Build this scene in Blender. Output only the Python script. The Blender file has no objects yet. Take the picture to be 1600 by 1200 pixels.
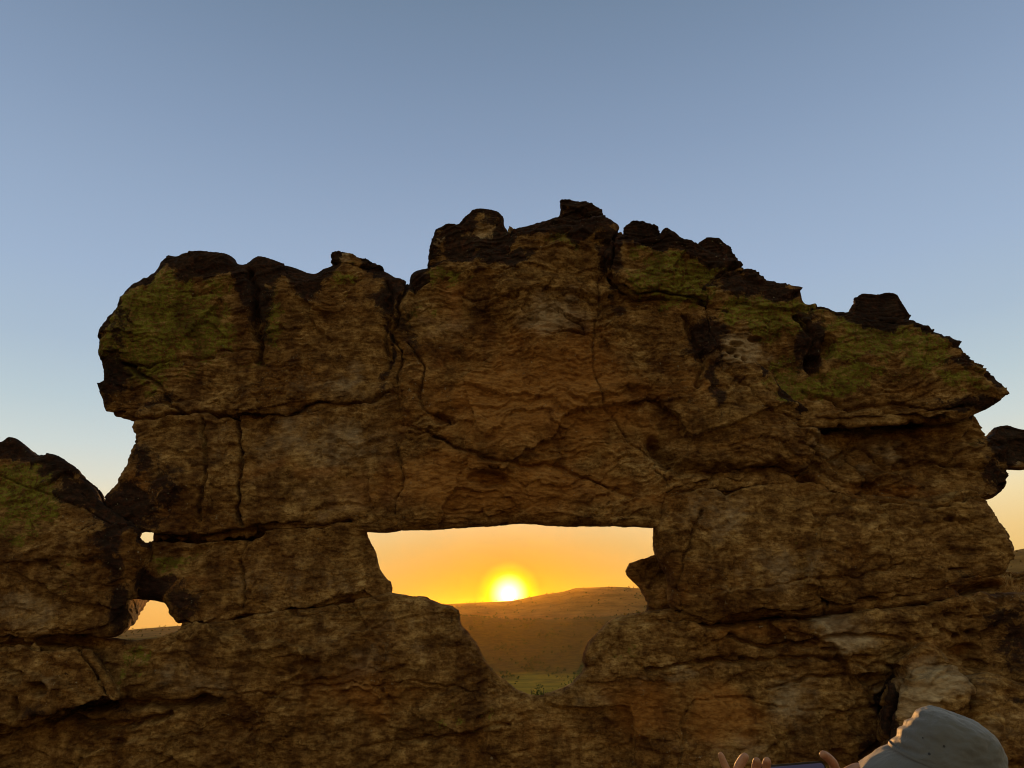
import bpy, bmesh, math, random
import numpy as np
from mathutils import Matrix, Vector

sc = bpy.context.scene
COL = sc.collection
random.seed(4)

# ---------------------------------------------------------------- camera
CAMZ = 2.0
F = 1150.0                                   # focal length in pixels of a 1600 px wide picture
PITCH = math.atan(365 / F); ROLL = math.radians(1.5)
cam = bpy.data.objects.new('camera', bpy.data.cameras.new('camera'))
COL.objects.link(cam); sc.camera = cam
cam.data.sensor_width = 36; cam.data.lens = 36 * F / 1600
cam.data.clip_start = 0.05; cam.data.clip_end = 40000
fw = Vector((0, math.cos(PITCH), math.sin(PITCH)))
R0 = Vector((1, 0, 0)); U0 = Vector((0, -math.sin(PITCH), math.cos(PITCH)))
RT = math.cos(ROLL) * R0 - math.sin(ROLL) * U0
UP = math.sin(ROLL) * R0 + math.cos(ROLL) * U0
M = Matrix((RT, UP, -fw)).transposed().to_4x4(); M.translation = (0, 0, CAMZ)
cam.matrix_world = M

def ray(px, py):
    return fw * F + RT * (px - 800) + UP * (600 - py)
def at(px, py, Y):                           # the real point seen at (px, py) that stands Y metres away
    d = ray(px, py); return Vector((0, 0, CAMZ)) + d * (Y / d.y)

UNIT = 1.5                                   # metres per design unit of the rock
SUN = ray(795, 929).normalized()
SUN_EL = math.asin(SUN.z); SUN_AZ = math.atan2(SUN.x, SUN.y)

# ---------------------------------------------------------------- view and render settings
sc.view_settings.view_transform = 'Standard'; sc.view_settings.look = 'None'
sc.view_settings.exposure = 0; sc.view_settings.gamma = 1
sc.render.engine = 'CYCLES'
cy = sc.cycles
cy.use_denoising = True; cy.denoising_prefilter = 'ACCURATE'; cy.filter_width = 1.05
cy.max_bounces = 6; cy.diffuse_bounces = 3; cy.volume_bounces = 0
cy.sample_clamp_indirect = 4

# ---------------------------------------------------------------- node helpers
def lin(c):
    return tuple((v / 255 / 12.92) if v / 255 <= 0.04045 else ((v / 255 + 0.055) / 1.055) ** 2.4 for v in c)

class NT:
    def __init__(s, tree): s.t = tree; s.n = tree.nodes; s.l = tree.links
    def new(s, typ, ins=None, **kw):
        nd = s.n.new(typ)
        for k, v in kw.items(): setattr(nd, k, v)
        for k, v in (ins or {}).items():
            if isinstance(v, bpy.types.NodeSocket): s.l.new(v, nd.inputs[k])
            else: nd.inputs[k].default_value = v
        return nd
    def math(s, op, a, b=0.0, c=0.0, clamp=False):
        nd = s.n.new('ShaderNodeMath'); nd.operation = op; nd.use_clamp = clamp
        for i, v in enumerate((a, b, c)):
            if isinstance(v, bpy.types.NodeSocket): s.l.new(v, nd.inputs[i])
            else: nd.inputs[i].default_value = v
        return nd.outputs[0]
    def ramp(s, fac, stops, interp='LINEAR'):
        nd = s.n.new('ShaderNodeValToRGB'); e = nd.color_ramp.elements; nd.color_ramp.interpolation = interp
        while len(e) > 1: e.remove(e[0])
        e[0].position = stops[0][0]; e[0].color = (*stops[0][1][:3], 1)
        for p, c in stops[1:]:
            q = e.new(p); q.color = (*c[:3], 1)
        s.l.new(fac, nd.inputs[0]); return nd.outputs[0]
    def mix(s, fac, a, b, blend='MIX', clamp=False):
        nd = s.n.new('ShaderNodeMix'); nd.data_type = 'RGBA'; nd.blend_type = blend; nd.clamp_result = clamp
        for k, v in ((0, fac), (6, a), (7, b)):
            if isinstance(v, bpy.types.NodeSocket): s.l.new(v, nd.inputs[k])
            else: nd.inputs[k].default_value = (*v[:3], 1) if k else v
        return nd.outputs[2]
    def noise(s, vec, scale, detail=4, rough=0.55, dist=0.0, typ='FBM'):
        nd = s.n.new('ShaderNodeTexNoise'); nd.inputs['Scale'].default_value = scale
        nd.inputs['Detail'].default_value = detail; nd.inputs['Roughness'].default_value = rough
        nd.inputs['Distortion'].default_value = dist
        s.l.new(vec, nd.inputs['Vector']); return nd.outputs[0]
    def sstep(s, v, lo, hi):
        nd = s.n.new('ShaderNodeMapRange'); nd.interpolation_type = 'SMOOTHSTEP'
        s.l.new(v, nd.inputs[0]); nd.inputs[1].default_value = lo; nd.inputs[2].default_value = hi
        return nd.outputs[0]

# ---------------------------------------------------------------- sky
world = bpy.data.worlds.new('World'); sc.world = world; world.use_nodes = True
W = NT(world.node_tree); W.n.clear()
tc = W.new('ShaderNodeTexCoord')
nrm = W.new('ShaderNodeVectorMath', {0: tc.outputs['Generated']}, operation='NORMALIZE').outputs[0]
sep = W.new('ShaderNodeSeparateXYZ', {0: nrm})
elev = W.math('MULTIPLY', W.math('ARCSINE', sep.outputs[2]), 180 / math.pi)
ang = W.math('MULTIPLY', W.math('ARCCOSINE', W.math('MINIMUM', W.new('ShaderNodeVectorMath', {0: nrm, 1: tuple(SUN)}, operation='DOT_PRODUCT').outputs['Value'], 1.0)), 180 / math.pi)
SKY = [(-90, (60, 50, 40)), (-1.5, (150, 90, 40)), (0, (226, 172, 92)), (2.5, (232, 188, 112)), (5, (236, 202, 138)),
       (7.5, (240, 220, 172)), (9.5, (220, 219, 202)), (12, (202, 213, 211)), (15, (184, 202, 210)), (19, (168, 188, 207)),
       (24, (157, 178, 205)), (29, (147, 168, 196)), (35, (133, 154, 183)), (41, (120, 141, 169)), (47, (108, 129, 154)), (60, (92, 112, 140)), (90, (75, 95, 125))]
fac = W.math('DIVIDE', W.math('ADD', elev, 90), 180)
base = W.ramp(fac, [((e + 90) / 180, lin(c)) for e, c in SKY])
# warm light gathers towards the sun
warm = W.math('POWER', W.math('SUBTRACT', 1.0, W.math('DIVIDE', W.math('MINIMUM', ang, 16), 16)), .8)
lowk = W.math('SUBTRACT', 1.0, W.sstep(elev, 2, 13))
c1 = W.mix(W.math('MULTIPLY', W.math('MULTIPLY', warm, lowk), 1.0), base, (.10, .125, .006))
# sky behind the camera boosted and warmed, added fill light for the rock fronts
azd = W.new('ShaderNodeVectorMath', {0: nrm, 1: (math.sin(SUN_AZ), math.cos(SUN_AZ), 0)}, operation='DOT_PRODUCT').outputs['Value']
side = W.sstep(azd, -0.55, 0.62)
hi_ = W.sstep(elev, 12, 60)
back_fill = W.mix(hi_, (1.15, 0.89, 0.53), (3.3, 2.5, 1.36))
c2 = W.mix(side, back_fill, (1, 1, 1)); c2b = W.mix(1.0, c1, c2, 'MULTIPLY')
# aureole and disc
aur = W.math('SUBTRACT', 1.0, W.sstep(ang, 0.4, 2.6))
core = W.math('POWER', W.math('SUBTRACT', 1.0, W.math('DIVIDE', W.math('MINIMUM', ang, 1.6), 1.6)), 1.7)
disc = W.math('SUBTRACT', 1.0, W.sstep(ang, 0.3, 0.5))
c3 = W.mix(aur, c2b, (1.3, 1.05, 0.0))
c4 = W.mix(1.0, c3, W.mix(core, (0, 0, 0), (3.0, 3.0, 2.2)), 'ADD')
c5 = W.mix(1.0, c4, W.mix(disc, (0, 0, 0), (8, 7, 5)), 'ADD')
bg1 = W.new('ShaderNodeBackground', {0: c5, 1: 1.0})
st = W.new('ShaderNodeTexSky', sky_type='NISHITA', sun_disc=False, sun_elevation=SUN_EL, sun_rotation=SUN_AZ)
bg2 = W.new('ShaderNodeBackground', {0: st.outputs[0], 1: 0.008})
add = W.new('ShaderNodeAddShader', {0: bg1.outputs[0], 1: bg2.outputs[0]})
W.new('ShaderNodeOutputWorld', {0: add.outputs[0]})

# ---------------------------------------------------------------- sun
ld = bpy.data.lights.new('sun', 'SUN'); ld.energy = 4.5; ld.angle = math.radians(0.5); ld.color = (1.0, 0.47, 0.13)
so = bpy.data.objects.new('sun', ld); COL.objects.link(so)
so.rotation_euler = (-SUN).to_track_quat('-Z', 'Y').to_euler(); so.location = (0, 5, 30)

# ---------------------------------------------------------------- object helpers
def tag(o, label=None, cat=None, group=None, kind=None):
    if label: o['label'] = label
    if cat: o['category'] = cat
    if group: o['group'] = group
    if kind: o['kind'] = kind
    return o
def link(name, me, mat=None, parent=None):
    o = bpy.data.objects.new(name, me); COL.objects.link(o)
    if mat: me.materials.append(mat)
    if parent: o.parent = parent
    return o
def np_mesh(name, V, Q, smooth=True):
    me = bpy.data.meshes.new(name)
    V = np.asarray(V, np.float32); Q = np.asarray(Q, np.int32)
    k = Q.shape[1]
    me.vertices.add(len(V)); me.vertices.foreach_set('co', V.ravel())
    me.loops.add(Q.size); me.loops.foreach_set('vertex_index', Q.ravel())
    me.polygons.add(len(Q)); me.polygons.foreach_set('loop_start', np.arange(len(Q), dtype=np.int32) * k)
    me.update(calc_edges=True); me.validate()
    me.polygons.foreach_set('use_smooth', np.full(len(me.polygons), smooth))
    return me
def simple_mat(name, col, rough=0.8, spec=0.3):
    m = bpy.data.materials.new(name); m.use_nodes = True
    b = m.node_tree.nodes['Principled BSDF']; b.inputs['Base Color'].default_value = (*col, 1)
    b.inputs['Roughness'].default_value = rough; b.inputs['Specular IOR Level'].default_value = spec
    return m

# ---------------------------------------------------------------- numpy noise
def _h(ix, iy, iz, seed):
    h = (ix.astype(np.uint32) * np.uint32(374761393) + iy.astype(np.uint32) * np.uint32(668265263)
         + iz.astype(np.uint32) * np.uint32(2147483647 & 1274126177) + np.uint32(seed * 1013904223 & 0xffffffff))
    h = (h ^ (h >> np.uint32(13))) * np.uint32(1274126177)
    return h ^ (h >> np.uint32(16))
def perlin(P, seed=0):
    Pi = np.floor(P); f = (P - Pi).astype(np.float32); Pi = Pi.astype(np.int64)
    u = f * f * f * (f * (f * 6 - 15) + 10)
    out = np.zeros(len(P), np.float32)
    for dx in (0, 1):
        for dy in (0, 1):
            for dz in (0, 1):
                h = _h(Pi[:, 0] + dx, Pi[:, 1] + dy, Pi[:, 2] + dz, seed)
                gx = (h & 1023).astype(np.float32) / 511.5 - 1; gy = ((h >> 10) & 1023).astype(np.float32) / 511.5 - 1
                gz = ((h >> 20) & 1023).astype(np.float32) / 511.5 - 1
                w = (u[:, 0] if dx else 1 - u[:, 0]) * (u[:, 1] if dy else 1 - u[:, 1]) * (u[:, 2] if dz else 1 - u[:, 2])
                out += w * (gx * (f[:, 0] - dx) + gy * (f[:, 1] - dy) + gz * (f[:, 2] - dz))
    return out * 1.2
def fbm(P, octs=4, seed=0, gain=0.5, kind='n'):
    a = 1.0; s = np.zeros(len(P), np.float32)
    for o in range(octs):
        n = perlin(P * (2.03 ** o) + 17.3 * o, seed + o)
        if kind == 'r': n = 1 - np.abs(n) * 2.4
        elif kind == 'b': n = np.abs(n) * 2.4 - 0.5
        s += a * n; a *= gain
    return s
def worley(P, seed=0):
    Pi = np.floor(P).astype(np.int64); n = len(P)
    f1 = np.full(n, 9, np.float32); f2 = f1.copy(); cid = np.zeros(n, np.uint32); vec = np.zeros((n, 3), np.float32)
    for dx in (-1, 0, 1):
        for dy in (-1, 0, 1):
            for dz in (-1, 0, 1):
                cx, cy_, cz = Pi[:, 0] + dx, Pi[:, 1] + dy, Pi[:, 2] + dz
                h = _h(cx, cy_, cz, seed)
                q = np.stack([cx + (h & 1023) / 1023.0, cy_ + ((h >> 10) & 1023) / 1023.0, cz + ((h >> 20) & 1023) / 1023.0], 1)
                w = (P - q).astype(np.float32); d = np.sqrt((w * w).sum(1))
                nf = d < f1
                f2 = np.where(nf, f1, np.minimum(f2, d)); cid = np.where(nf, h, cid); f1 = np.where(nf, d, f1); vec[nf] = w[nf]
    return f1, f2, (cid % 997) / 997.0, vec
def facets(P, seed, tilt=1.0, step=1.0):
    """flat broken faces, each cell with its own level and tilt"""
    f1, f2, c, v = worley(P, seed)
    a = ((c * 7919) % 1 - .5) * 2; b = ((c * 104729) % 1 - .5) * 2
    return (step * (c - .5) + tilt * (a * v[:, 0] + b * v[:, 2])).astype(np.float32), (f2 - f1)
def saw(z):
    t = z - np.floor(z)
    return (1 - t) * np.clip(t / .06, 0, 1)

# ---------------------------------------------------------------- distance helpers
def poly_sdf(X, Z, poly):
    P = np.stack([X.ravel(), Z.ravel()], 1).astype(np.float32)
    d = np.full(len(P), 1e9, np.float32); inside = np.zeros(len(P), bool)
    n = len(poly)
    for i in range(n):
        a = poly[i]; b = poly[(i + 1) % n]; e = b - a; w = P - a
        t = np.clip((w @ e) / max(float(e @ e), 1e-9), 0, 1)
        q = w - t[:, None] * e
        d = np.minimum(d, q[:, 0] ** 2 + q[:, 1] ** 2)
        c = (a[1] > P[:, 1]) != (b[1] > P[:, 1])
        if abs(e[1]) > 1e-9:
            xi = a[0] + (P[:, 1] - a[1]) / e[1] * e[0]
            inside ^= c & (P[:, 0] < xi)
    d = np.sqrt(d); d[inside] *= -1
    return d.reshape(X.shape)
def line_dist(P2, line):
    d = np.full(len(P2), 1e9, np.float32)
    for i in range(len(line) - 1):
        a = np.array(line[i][:2], np.float32); b = np.array(line[i + 1][:2], np.float32); e = b - a; w = P2 - a
        t = np.clip((w @ e) / max(float(e @ e), 1e-9), 0, 1); q = w - t[:, None] * e
        d = np.minimum(d, np.sqrt(q[:, 0] ** 2 + q[:, 1] ** 2))
    return d

def surface_nets(Fv, org, h):
    S = Fv < 0
    nx, ny, nz = Fv.shape
    c = np.zeros((nx - 1, ny - 1, nz - 1), np.uint8)
    for dx in (0, 1):
        for dy in (0, 1):
            for dz in (0, 1):
                c += S[dx:nx - 1 + dx, dy:ny - 1 + dy, dz:nz - 1 + dz]
    act = (c > 0) & (c < 8)
    idx = np.full(act.shape, -1, np.int32); ii = np.argwhere(act); idx[act] = np.arange(len(ii))
    acc = np.zeros((len(ii), 3), np.float64); cnt = np.zeros(len(ii))
    corners = [(a, b, d) for a in (0, 1) for b in (0, 1) for d in (0, 1)]
    for a in corners:
        for k in range(3):
            if a[k]: continue
            b = list(a); b[k] = 1
            fa = Fv[ii[:, 0] + a[0], ii[:, 1] + a[1], ii[:, 2] + a[2]]; fb = Fv[ii[:, 0] + b[0], ii[:, 1] + b[1], ii[:, 2] + b[2]]
            m = (fa < 0) != (fb < 0)
            t = np.where(m, fa / np.where(m, fa - fb, 1), 0)
            p = np.array(a, float)[None].repeat(len(ii), 0); p[:, k] += t
            acc[m] += p[m]; cnt[m] += 1
    V = (ii + acc / cnt[:, None]) * h + org
    quads = []
    for k in range(3):
        u, v = [(1, 2), (2, 0), (0, 1)][k]
        sl0 = [slice(None)] * 3; sl1 = [slice(None)] * 3
        sl0[k] = slice(0, -1); sl1[k] = slice(1, None)
        A = S[tuple(sl0)]; B = S[tuple(sl1)]
        for flip, mm in ((False, A & ~B), (True, ~A & B)):
            e = np.argwhere(mm)
            ok = (e[:, u] > 0) & (e[:, v] > 0) & (e[:, u] < S.shape[u] - 1) & (e[:, v] < S.shape[v] - 1)
            e = e[ok]
            def cell(du, dv):
                q = e.copy(); q[:, u] += du; q[:, v] += dv
                return idx[q[:, 0], q[:, 1], q[:, 2]]
            qd = np.stack([cell(-1, -1), cell(0, -1), cell(0, 0), cell(-1, 0)], 1)
            if flip: qd = qd[:, ::-1]
            quads.append(qd)
    return V, np.concatenate(quads)

def project(P):
    q = P - np.array([0, 0, CAMZ]); x = q @ np.array(RT); y = q @ np.array(UP); z = q @ np.array(fw)
    return np.stack([800 + F * x / z, 600 - F * y / z], 1).astype(np.float32)

# ---------------------------------------------------------------- features of the rock faces
# cracks: (points at (px, py), half width px, depth m)
CRACKS = [
 ([(150, 648), (216, 655), (261, 650), (310, 641), (370, 650), (407, 647), (475, 641), (569, 629), (622, 614)], 3.0, .12),
 ([(632, 440), (622, 470), (618, 520), (628, 570), (622, 614), (630, 660), (624, 700), (630, 760), (615, 800)], 3.0, .05),
 ([(222, 838), (280, 845), (332, 841), (384, 834), (404, 824)], 7.0, .20), ([(404, 824), (480, 819), (545, 819)], 3.0, .11),
 ([(266, 977), (304, 976), (344, 975), (388, 963), (440, 959), (560, 941), (604, 932)], 2.6, .10),
 ([(1056, 960), (1112, 976), (1187, 967), (1255, 966), (1300, 956)], 7.5, .18), ([(1300, 956), (1375, 945), (1450, 937), (1517, 918), (1560, 912)], 8.5, .22),
 ([(1251, 660), (1319, 662), (1412, 655), (1480, 654)], 7.0, .18),
 ([(1045, 775), (1086, 761), (1139, 762), (1161, 756), (1225, 750), (1274, 747)], 4.0, .12), ([(1274, 747), (1319, 774), (1390, 786), (1450, 790), (1544, 779)], 3.2, .10),
 ([(60, 1004), (100, 1006), (150, 1002)], 7.0, .13), ([(-20, 1003), (60, 1003)], 3.0, .08),
 ([(124, 1012), (148, 1044), (172, 1090), (152, 1106), (52, 1134), (-20, 1127)], 4.0, .10),
 ([(958, 372), (952, 410), (956, 440), (1000, 458)], 4.0, .07), ([(1165, 411), (1125, 435), (1105, 465), (1110, 520), (1140, 580), (1190, 630), (1251, 660)], 3.0, .03),
 ([(375, 650), (373, 690), (378, 720), (372, 760), (376, 815)], 3.0, .09),
 ([(312, 655), (318, 690), (325, 730), (316, 765), (312, 812)], 4.0, .05),
 ([(182, 569), (205, 577), (235, 598), (262, 625), (285, 645)], 4.0, .07),
 ([(195, 572), (260, 565), (330, 556), (350, 545), (400, 545)], 2.5, .03),
 ([(390, 420), (398, 450), (395, 475), (402, 520), (408, 560)], 7.0, .09),
 ([(607, 440), (610, 500), (604, 560)], 4.0, .05),
 ([(816, 517), (860, 478), (900, 505), (912, 517), (816, 518)], 2.0, .03),
 ([(700, 455), (740, 470), (800, 462), (850, 470)], 2.5, .03),
 ([(940, 430), (938, 465), (930, 520), (925, 570), (945, 630), (985, 690), (1020, 712), (1040, 760)], 2.2, .025),
 ([(620, 660), (700, 690), (760, 720), (850, 725), (980, 770)], 3.5, .04),
 ([(640, 540), (660, 575), (662, 640), (700, 660)], 2.5, .04),
 ([(1072, 500), (1085, 540), (1100, 560), (1090, 600)], 5.0, .07),
 ([(1000, 458), (1060, 462), (1100, 472), (1140, 480)], 3.0, .05),
 ([(1020, 700), (1060, 733), (1130, 744), (1200, 740), (1240, 735)], 13.0, .13),
 ([(1250, 490), (1275, 530), (1262, 570), (1290, 590)], 7.0, .10),
 ([(1260, 610), (1330, 632), (1420, 630), (1480, 640), (1520, 636)], 3.5, .06),
 ([(1240, 690), (1300, 715), (1350, 690), (1400, 735), (1460, 720), (1540, 730)], 3.0, .05),
 ([(1330, 700), (1360, 760), (1420, 775)], 3.0, .05),
 ([(1285, 900), (1290, 930), (1295, 945)], 2.2, .03),
 ([(1170, 925), (1220, 908), (1285, 905), (1360, 895), (1420, 880)], 2.2, .03),
 ([(1090, 800), (1080, 850), (1060, 900), (1062, 960)], 2.5, .03),
 ([(0, 740), (60, 770), (130, 790), (190, 830)], 2.0, .025),
 ([(0, 880), (60, 870), (120, 905), (180, 915)], 2.0, .025),
 ([(380, 845), (378, 890), (376, 950)], 2.0, .03),
 ([(60, 1120), (170, 1108), (230, 1100), (280, 1104), (340, 1098)], 8.0, .14),
 ([(0, 1150), (90, 1130), (170, 1140), (260, 1120)], 6.0, .10),
 ([(300, 1080), (420, 1085), (520, 1070), (640, 1068), (745, 1078)], 2.0, .03),
 ([(560, 1165), (640, 1165), (720, 1150), (800, 1130)], 2.5, .04),
 ([(1010, 1045), (1100, 1040), (1200, 1030), (1310, 1030), (1400, 1045)], 5.0, .07),
 ([(1140, 1000), (1200, 1010), (1280, 1000), (1360, 990), (1420, 1000)], 4.0, .06),
 ([(1200, 1075), (1260, 1062), (1330, 1055)], 3.0, .05),
 ([(1060, 1200), (1068, 1130), (1090, 1095), (1180, 1090), (1230, 1110)], 2.5, .035),
 ([(1250, 1110), (1320, 1112), (1390, 1100)], 2.5, .03),
 ([(1400, 1070), (1392, 1110), (1385, 1150), (1350, 1180)], 6.0, .12),
]
# painted-on nature: kind, px, py, rx, ry, strength   (g green lichen, k dark crust, p pale stone, o ochre-red stone, deepened on the lintel to paint in orange glare)
SPOTS = [
 ('g', 250, 500, 85, 62, 1.15), ('g', 215, 540, 65, 52, 1.0), ('g', 330, 450, 60, 35, .5), ('g', 420, 480, 30, 50, .55), ('g', 540, 440, 50, 25, .45),
 ('g', 395, 555, 30, 30, .35), ('g', 680, 440, 45, 25, .55), ('g', 660, 480, 40, 35, .35),
 ('g', 1070, 430, 75, 35, .9), ('g', 1010, 400, 45, 25, .5), ('g', 1200, 490, 90, 28, .9), ('g', 1360, 530, 70, 45, .75), ('g', 1450, 550, 60, 40, .65),
 ('g', 1300, 600, 90, 28, .8), ('g', 1225, 570, 40, 40, .5), ('g', 1400, 500, 60, 25, .6), ('g', 1500, 590, 50, 20, .5), ('g', 1560, 690, 40, 25, .5),
 ('g', 60, 770, 55, 38, .85), ('g', 30, 830, 60, 40, .5), ('g', 280, 870, 30, 20, .6), ('g', 200, 1040, 50, 30, .45), ('g', 330, 700, 20, 60, .3), ('g', 880, 372, 30, 14, .6),
 ('g', 430, 1010, 80, 60, .25), ('g', 720, 1120, 90, 60, .3), ('g', 980, 1010, 50, 40, .35), ('g', 1230, 1130, 120, 50, .3), ('g', 1300, 860, 120, 50, .25), ('g', 100, 900, 60, 60, .3),
 ('k', 300, 405, 70, 28, .9), ('k', 400, 450, 28, 50, .95), ('k', 430, 405, 60, 16, .7), ('k', 490, 430, 28, 30, .8), ('k', 560, 402, 60, 10, .7), ('k', 620, 470, 22, 40, .75),
 ('k', 165, 590, 24, 50, .8), ('k', 230, 620, 50, 22, .5), ('k', 180, 500, 20, 60, .5), ('k', 610, 560, 10, 70, .6), ('k', 645, 520, 22, 50, .5),
 ('k', 800, 395, 35, 18, .95), ('k', 900, 345, 60, 28, .85), ('k', 950, 385, 25, 50, .6), ('k', 700, 380, 30, 40, .5), ('k', 1005, 352, 40, 22, .95), ('k', 1070, 372, 50, 14, .9), ('k', 1130, 385, 40, 22, .95),
 ('k', 1180, 440, 60, 30, .95), ('k', 1230, 450, 40, 18, .9), ('k', 1390, 470, 50, 28, .9), ('k', 1510, 560, 30, 10, .7), ('k', 1270, 530, 25, 45, .75), ('k', 1530, 630, 50, 18, .7),
 ('k', 1100, 520, 35, 35, .7), ('k', 1130, 590, 12, 80, .55), ('k', 1090, 640, 16, 60, .35), ('k', 960, 450, 12, 50, .5),
 ('k', 200, 800, 55, 40, .9), ('k', 260, 760, 45, 60, .55), ('k', 220, 720, 22, 50, .6), ('k', 60, 715, 70, 16, .95), ('k', 130, 755, 40, 25, .8), ('k', 180, 850, 28, 60, .7), ('k', 190, 950, 26, 50, .75),
 ('k', 250, 905, 45, 22, .8), ('k', 285, 945, 24, 40, .6), ('k', 15, 695, 30, 20, .9), ('k', 1580, 690, 40, 30, .9), ('k', 1560, 750, 30, 30, .7),
 ('k', 1590, 1010, 28, 55, .55), ('k', 1575, 960, 35, 25, .6), ('k', 1395, 1100, 16, 50, .8), ('k', 120, 1110, 90, 16, .6), ('k', 1600, 1095, 26, 10, .6), ('k', 1360, 1160, 40, 16, .5),
 ('k', 700, 955, 40, 25, .35), ('k', 1500, 900, 60, 14, .4),
 ('p', 865, 500, 45, 22, .8), ('p', 770, 360, 40, 28, .5), ('p', 900, 320, 24, 12, .5), ('p', 1160, 545, 40, 20, .7), ('p', 1310, 985, 40, 22, .95), ('p', 700, 500, 50, 30, .4), ('p', 540, 600, 70, 50, .4), ('p', 500, 700, 120, 60, .5),
 ('p', 560, 780, 120, 30, .35), ('p', 440, 900, 120, 50, .3), ('p', 30, 960, 60, 30, .5), ('p', 600, 1010, 120, 50, .35), ('p', 1230, 890, 80, 40, .4), ('p', 1460, 1080, 60, 35, .85), ('p', 1090, 1060, 60, 12, .5), ('p', 1120, 810, 60, 50, .4), ('p', 1450, 1030, 30, 20, .6),
 ('p', 1250, 1090, 60, 40, .5), ('p', 1150, 1170, 90, 25, .4), ('p', 1550, 1150, 50, 50, .4), ('p', 1300, 700, 40, 25, .4), ('p', 1385, 705, 35, 25, .5), ('p', 300, 1060, 70, 40, .4), ('p', 60, 1060, 50, 30, .3), ('p', 900, 1090, 50, 20, .4), ('p', 1010, 1075, 30, 15, .5), ('p', 850, 780, 200, 20, .2),
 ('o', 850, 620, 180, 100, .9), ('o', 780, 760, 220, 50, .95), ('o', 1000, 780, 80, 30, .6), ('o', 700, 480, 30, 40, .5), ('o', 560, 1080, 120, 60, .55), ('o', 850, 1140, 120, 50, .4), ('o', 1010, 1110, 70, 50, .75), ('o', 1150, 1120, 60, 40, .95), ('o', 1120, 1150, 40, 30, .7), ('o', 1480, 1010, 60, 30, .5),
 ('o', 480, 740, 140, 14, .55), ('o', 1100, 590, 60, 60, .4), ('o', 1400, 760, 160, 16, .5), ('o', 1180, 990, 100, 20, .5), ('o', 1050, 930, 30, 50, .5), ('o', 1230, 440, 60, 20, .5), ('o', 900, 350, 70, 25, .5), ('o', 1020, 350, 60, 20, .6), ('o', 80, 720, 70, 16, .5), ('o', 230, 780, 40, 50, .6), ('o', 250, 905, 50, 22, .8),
]
# weathered hollows: px, py, rx, ry, depth
PITS = [(60, 1075, 16, 12, .12), (30, 1060, 10, 9, .07), (25, 1105, 10, 18, .08), (1145, 548, 9, 7, .08), (1165, 560, 7, 5, .08), (1150, 538, 12, 4, .07), (1180, 530, 14, 4, .07), (1152, 556, 5, 4, .08), (1095, 555, 12, 9, .06), (760, 750, 30, 14, .12), (690, 655, 22, 10, .06),
        (1135, 752, 22, 14, .08), (1505, 815, 6, 5, .05), (1480, 812, 9, 4, .04), (1500, 890, 22, 3, .05), (1488, 812, 4, 4, .05), (1495, 862, 30, 6, .02), (1350, 1058, 20, 10, .08), (1165, 1032, 10, 7, .06), (1150, 1028, 7, 7, .05), (1195, 1032, 9, 6, .06), (1222, 1034, 9, 6, .05), (1260, 1010, 20, 6, .05), (1300, 1014, 18, 4, .05), (1340, 1025, 22, 6, .05),
        (1510, 952, 6, 5, .06), (1500, 951, 5, 5, .05), (1487, 962, 9, 5, .05), (1515, 990, 14, 8, .07), (1495, 995, 6, 6, .05), (1530, 1040, 18, 9, .08), (1510, 1020, 28, 14, .09), (1462, 980, 6, 6, .04), (1472, 985, 5, 5, .04), (1540, 955, 6, 4, .04), (1525, 965, 12, 3, .04), 
        (1240, 985, 8, 5, .04), (1225, 1060, 16, 7, .05), (560, 1030, 25, 20, .03), (1275, 805, 5, 4, .03), (1290, 806, 6, 4, .03), (1308, 806, 6, 4, .03), (1330, 812, 7, 4, .03), (1350, 806, 5, 4, .03), (1372, 826, 6, 5, .03), (1295, 540, 12, 20, .10), (1275, 560, 14, 10, .12)]
PITS = np.array(PITS, np.float32)

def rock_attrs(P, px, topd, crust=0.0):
    """pigment masks fixed to the stone: R lichen, G crust, B pale, A ochre plus painted lintel glare"""
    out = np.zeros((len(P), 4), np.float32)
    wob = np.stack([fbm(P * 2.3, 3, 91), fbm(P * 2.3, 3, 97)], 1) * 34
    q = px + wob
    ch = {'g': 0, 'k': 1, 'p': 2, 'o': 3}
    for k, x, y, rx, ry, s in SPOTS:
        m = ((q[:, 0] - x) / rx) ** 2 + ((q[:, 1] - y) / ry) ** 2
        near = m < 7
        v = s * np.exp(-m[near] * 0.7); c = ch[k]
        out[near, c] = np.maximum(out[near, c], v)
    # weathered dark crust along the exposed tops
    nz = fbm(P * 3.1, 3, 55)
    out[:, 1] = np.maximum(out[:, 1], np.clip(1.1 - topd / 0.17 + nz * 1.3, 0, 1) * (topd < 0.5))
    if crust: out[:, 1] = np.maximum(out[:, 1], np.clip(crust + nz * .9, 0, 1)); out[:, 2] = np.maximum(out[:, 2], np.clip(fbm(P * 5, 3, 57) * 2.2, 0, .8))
    return np.clip(out, 0, 1)

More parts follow.
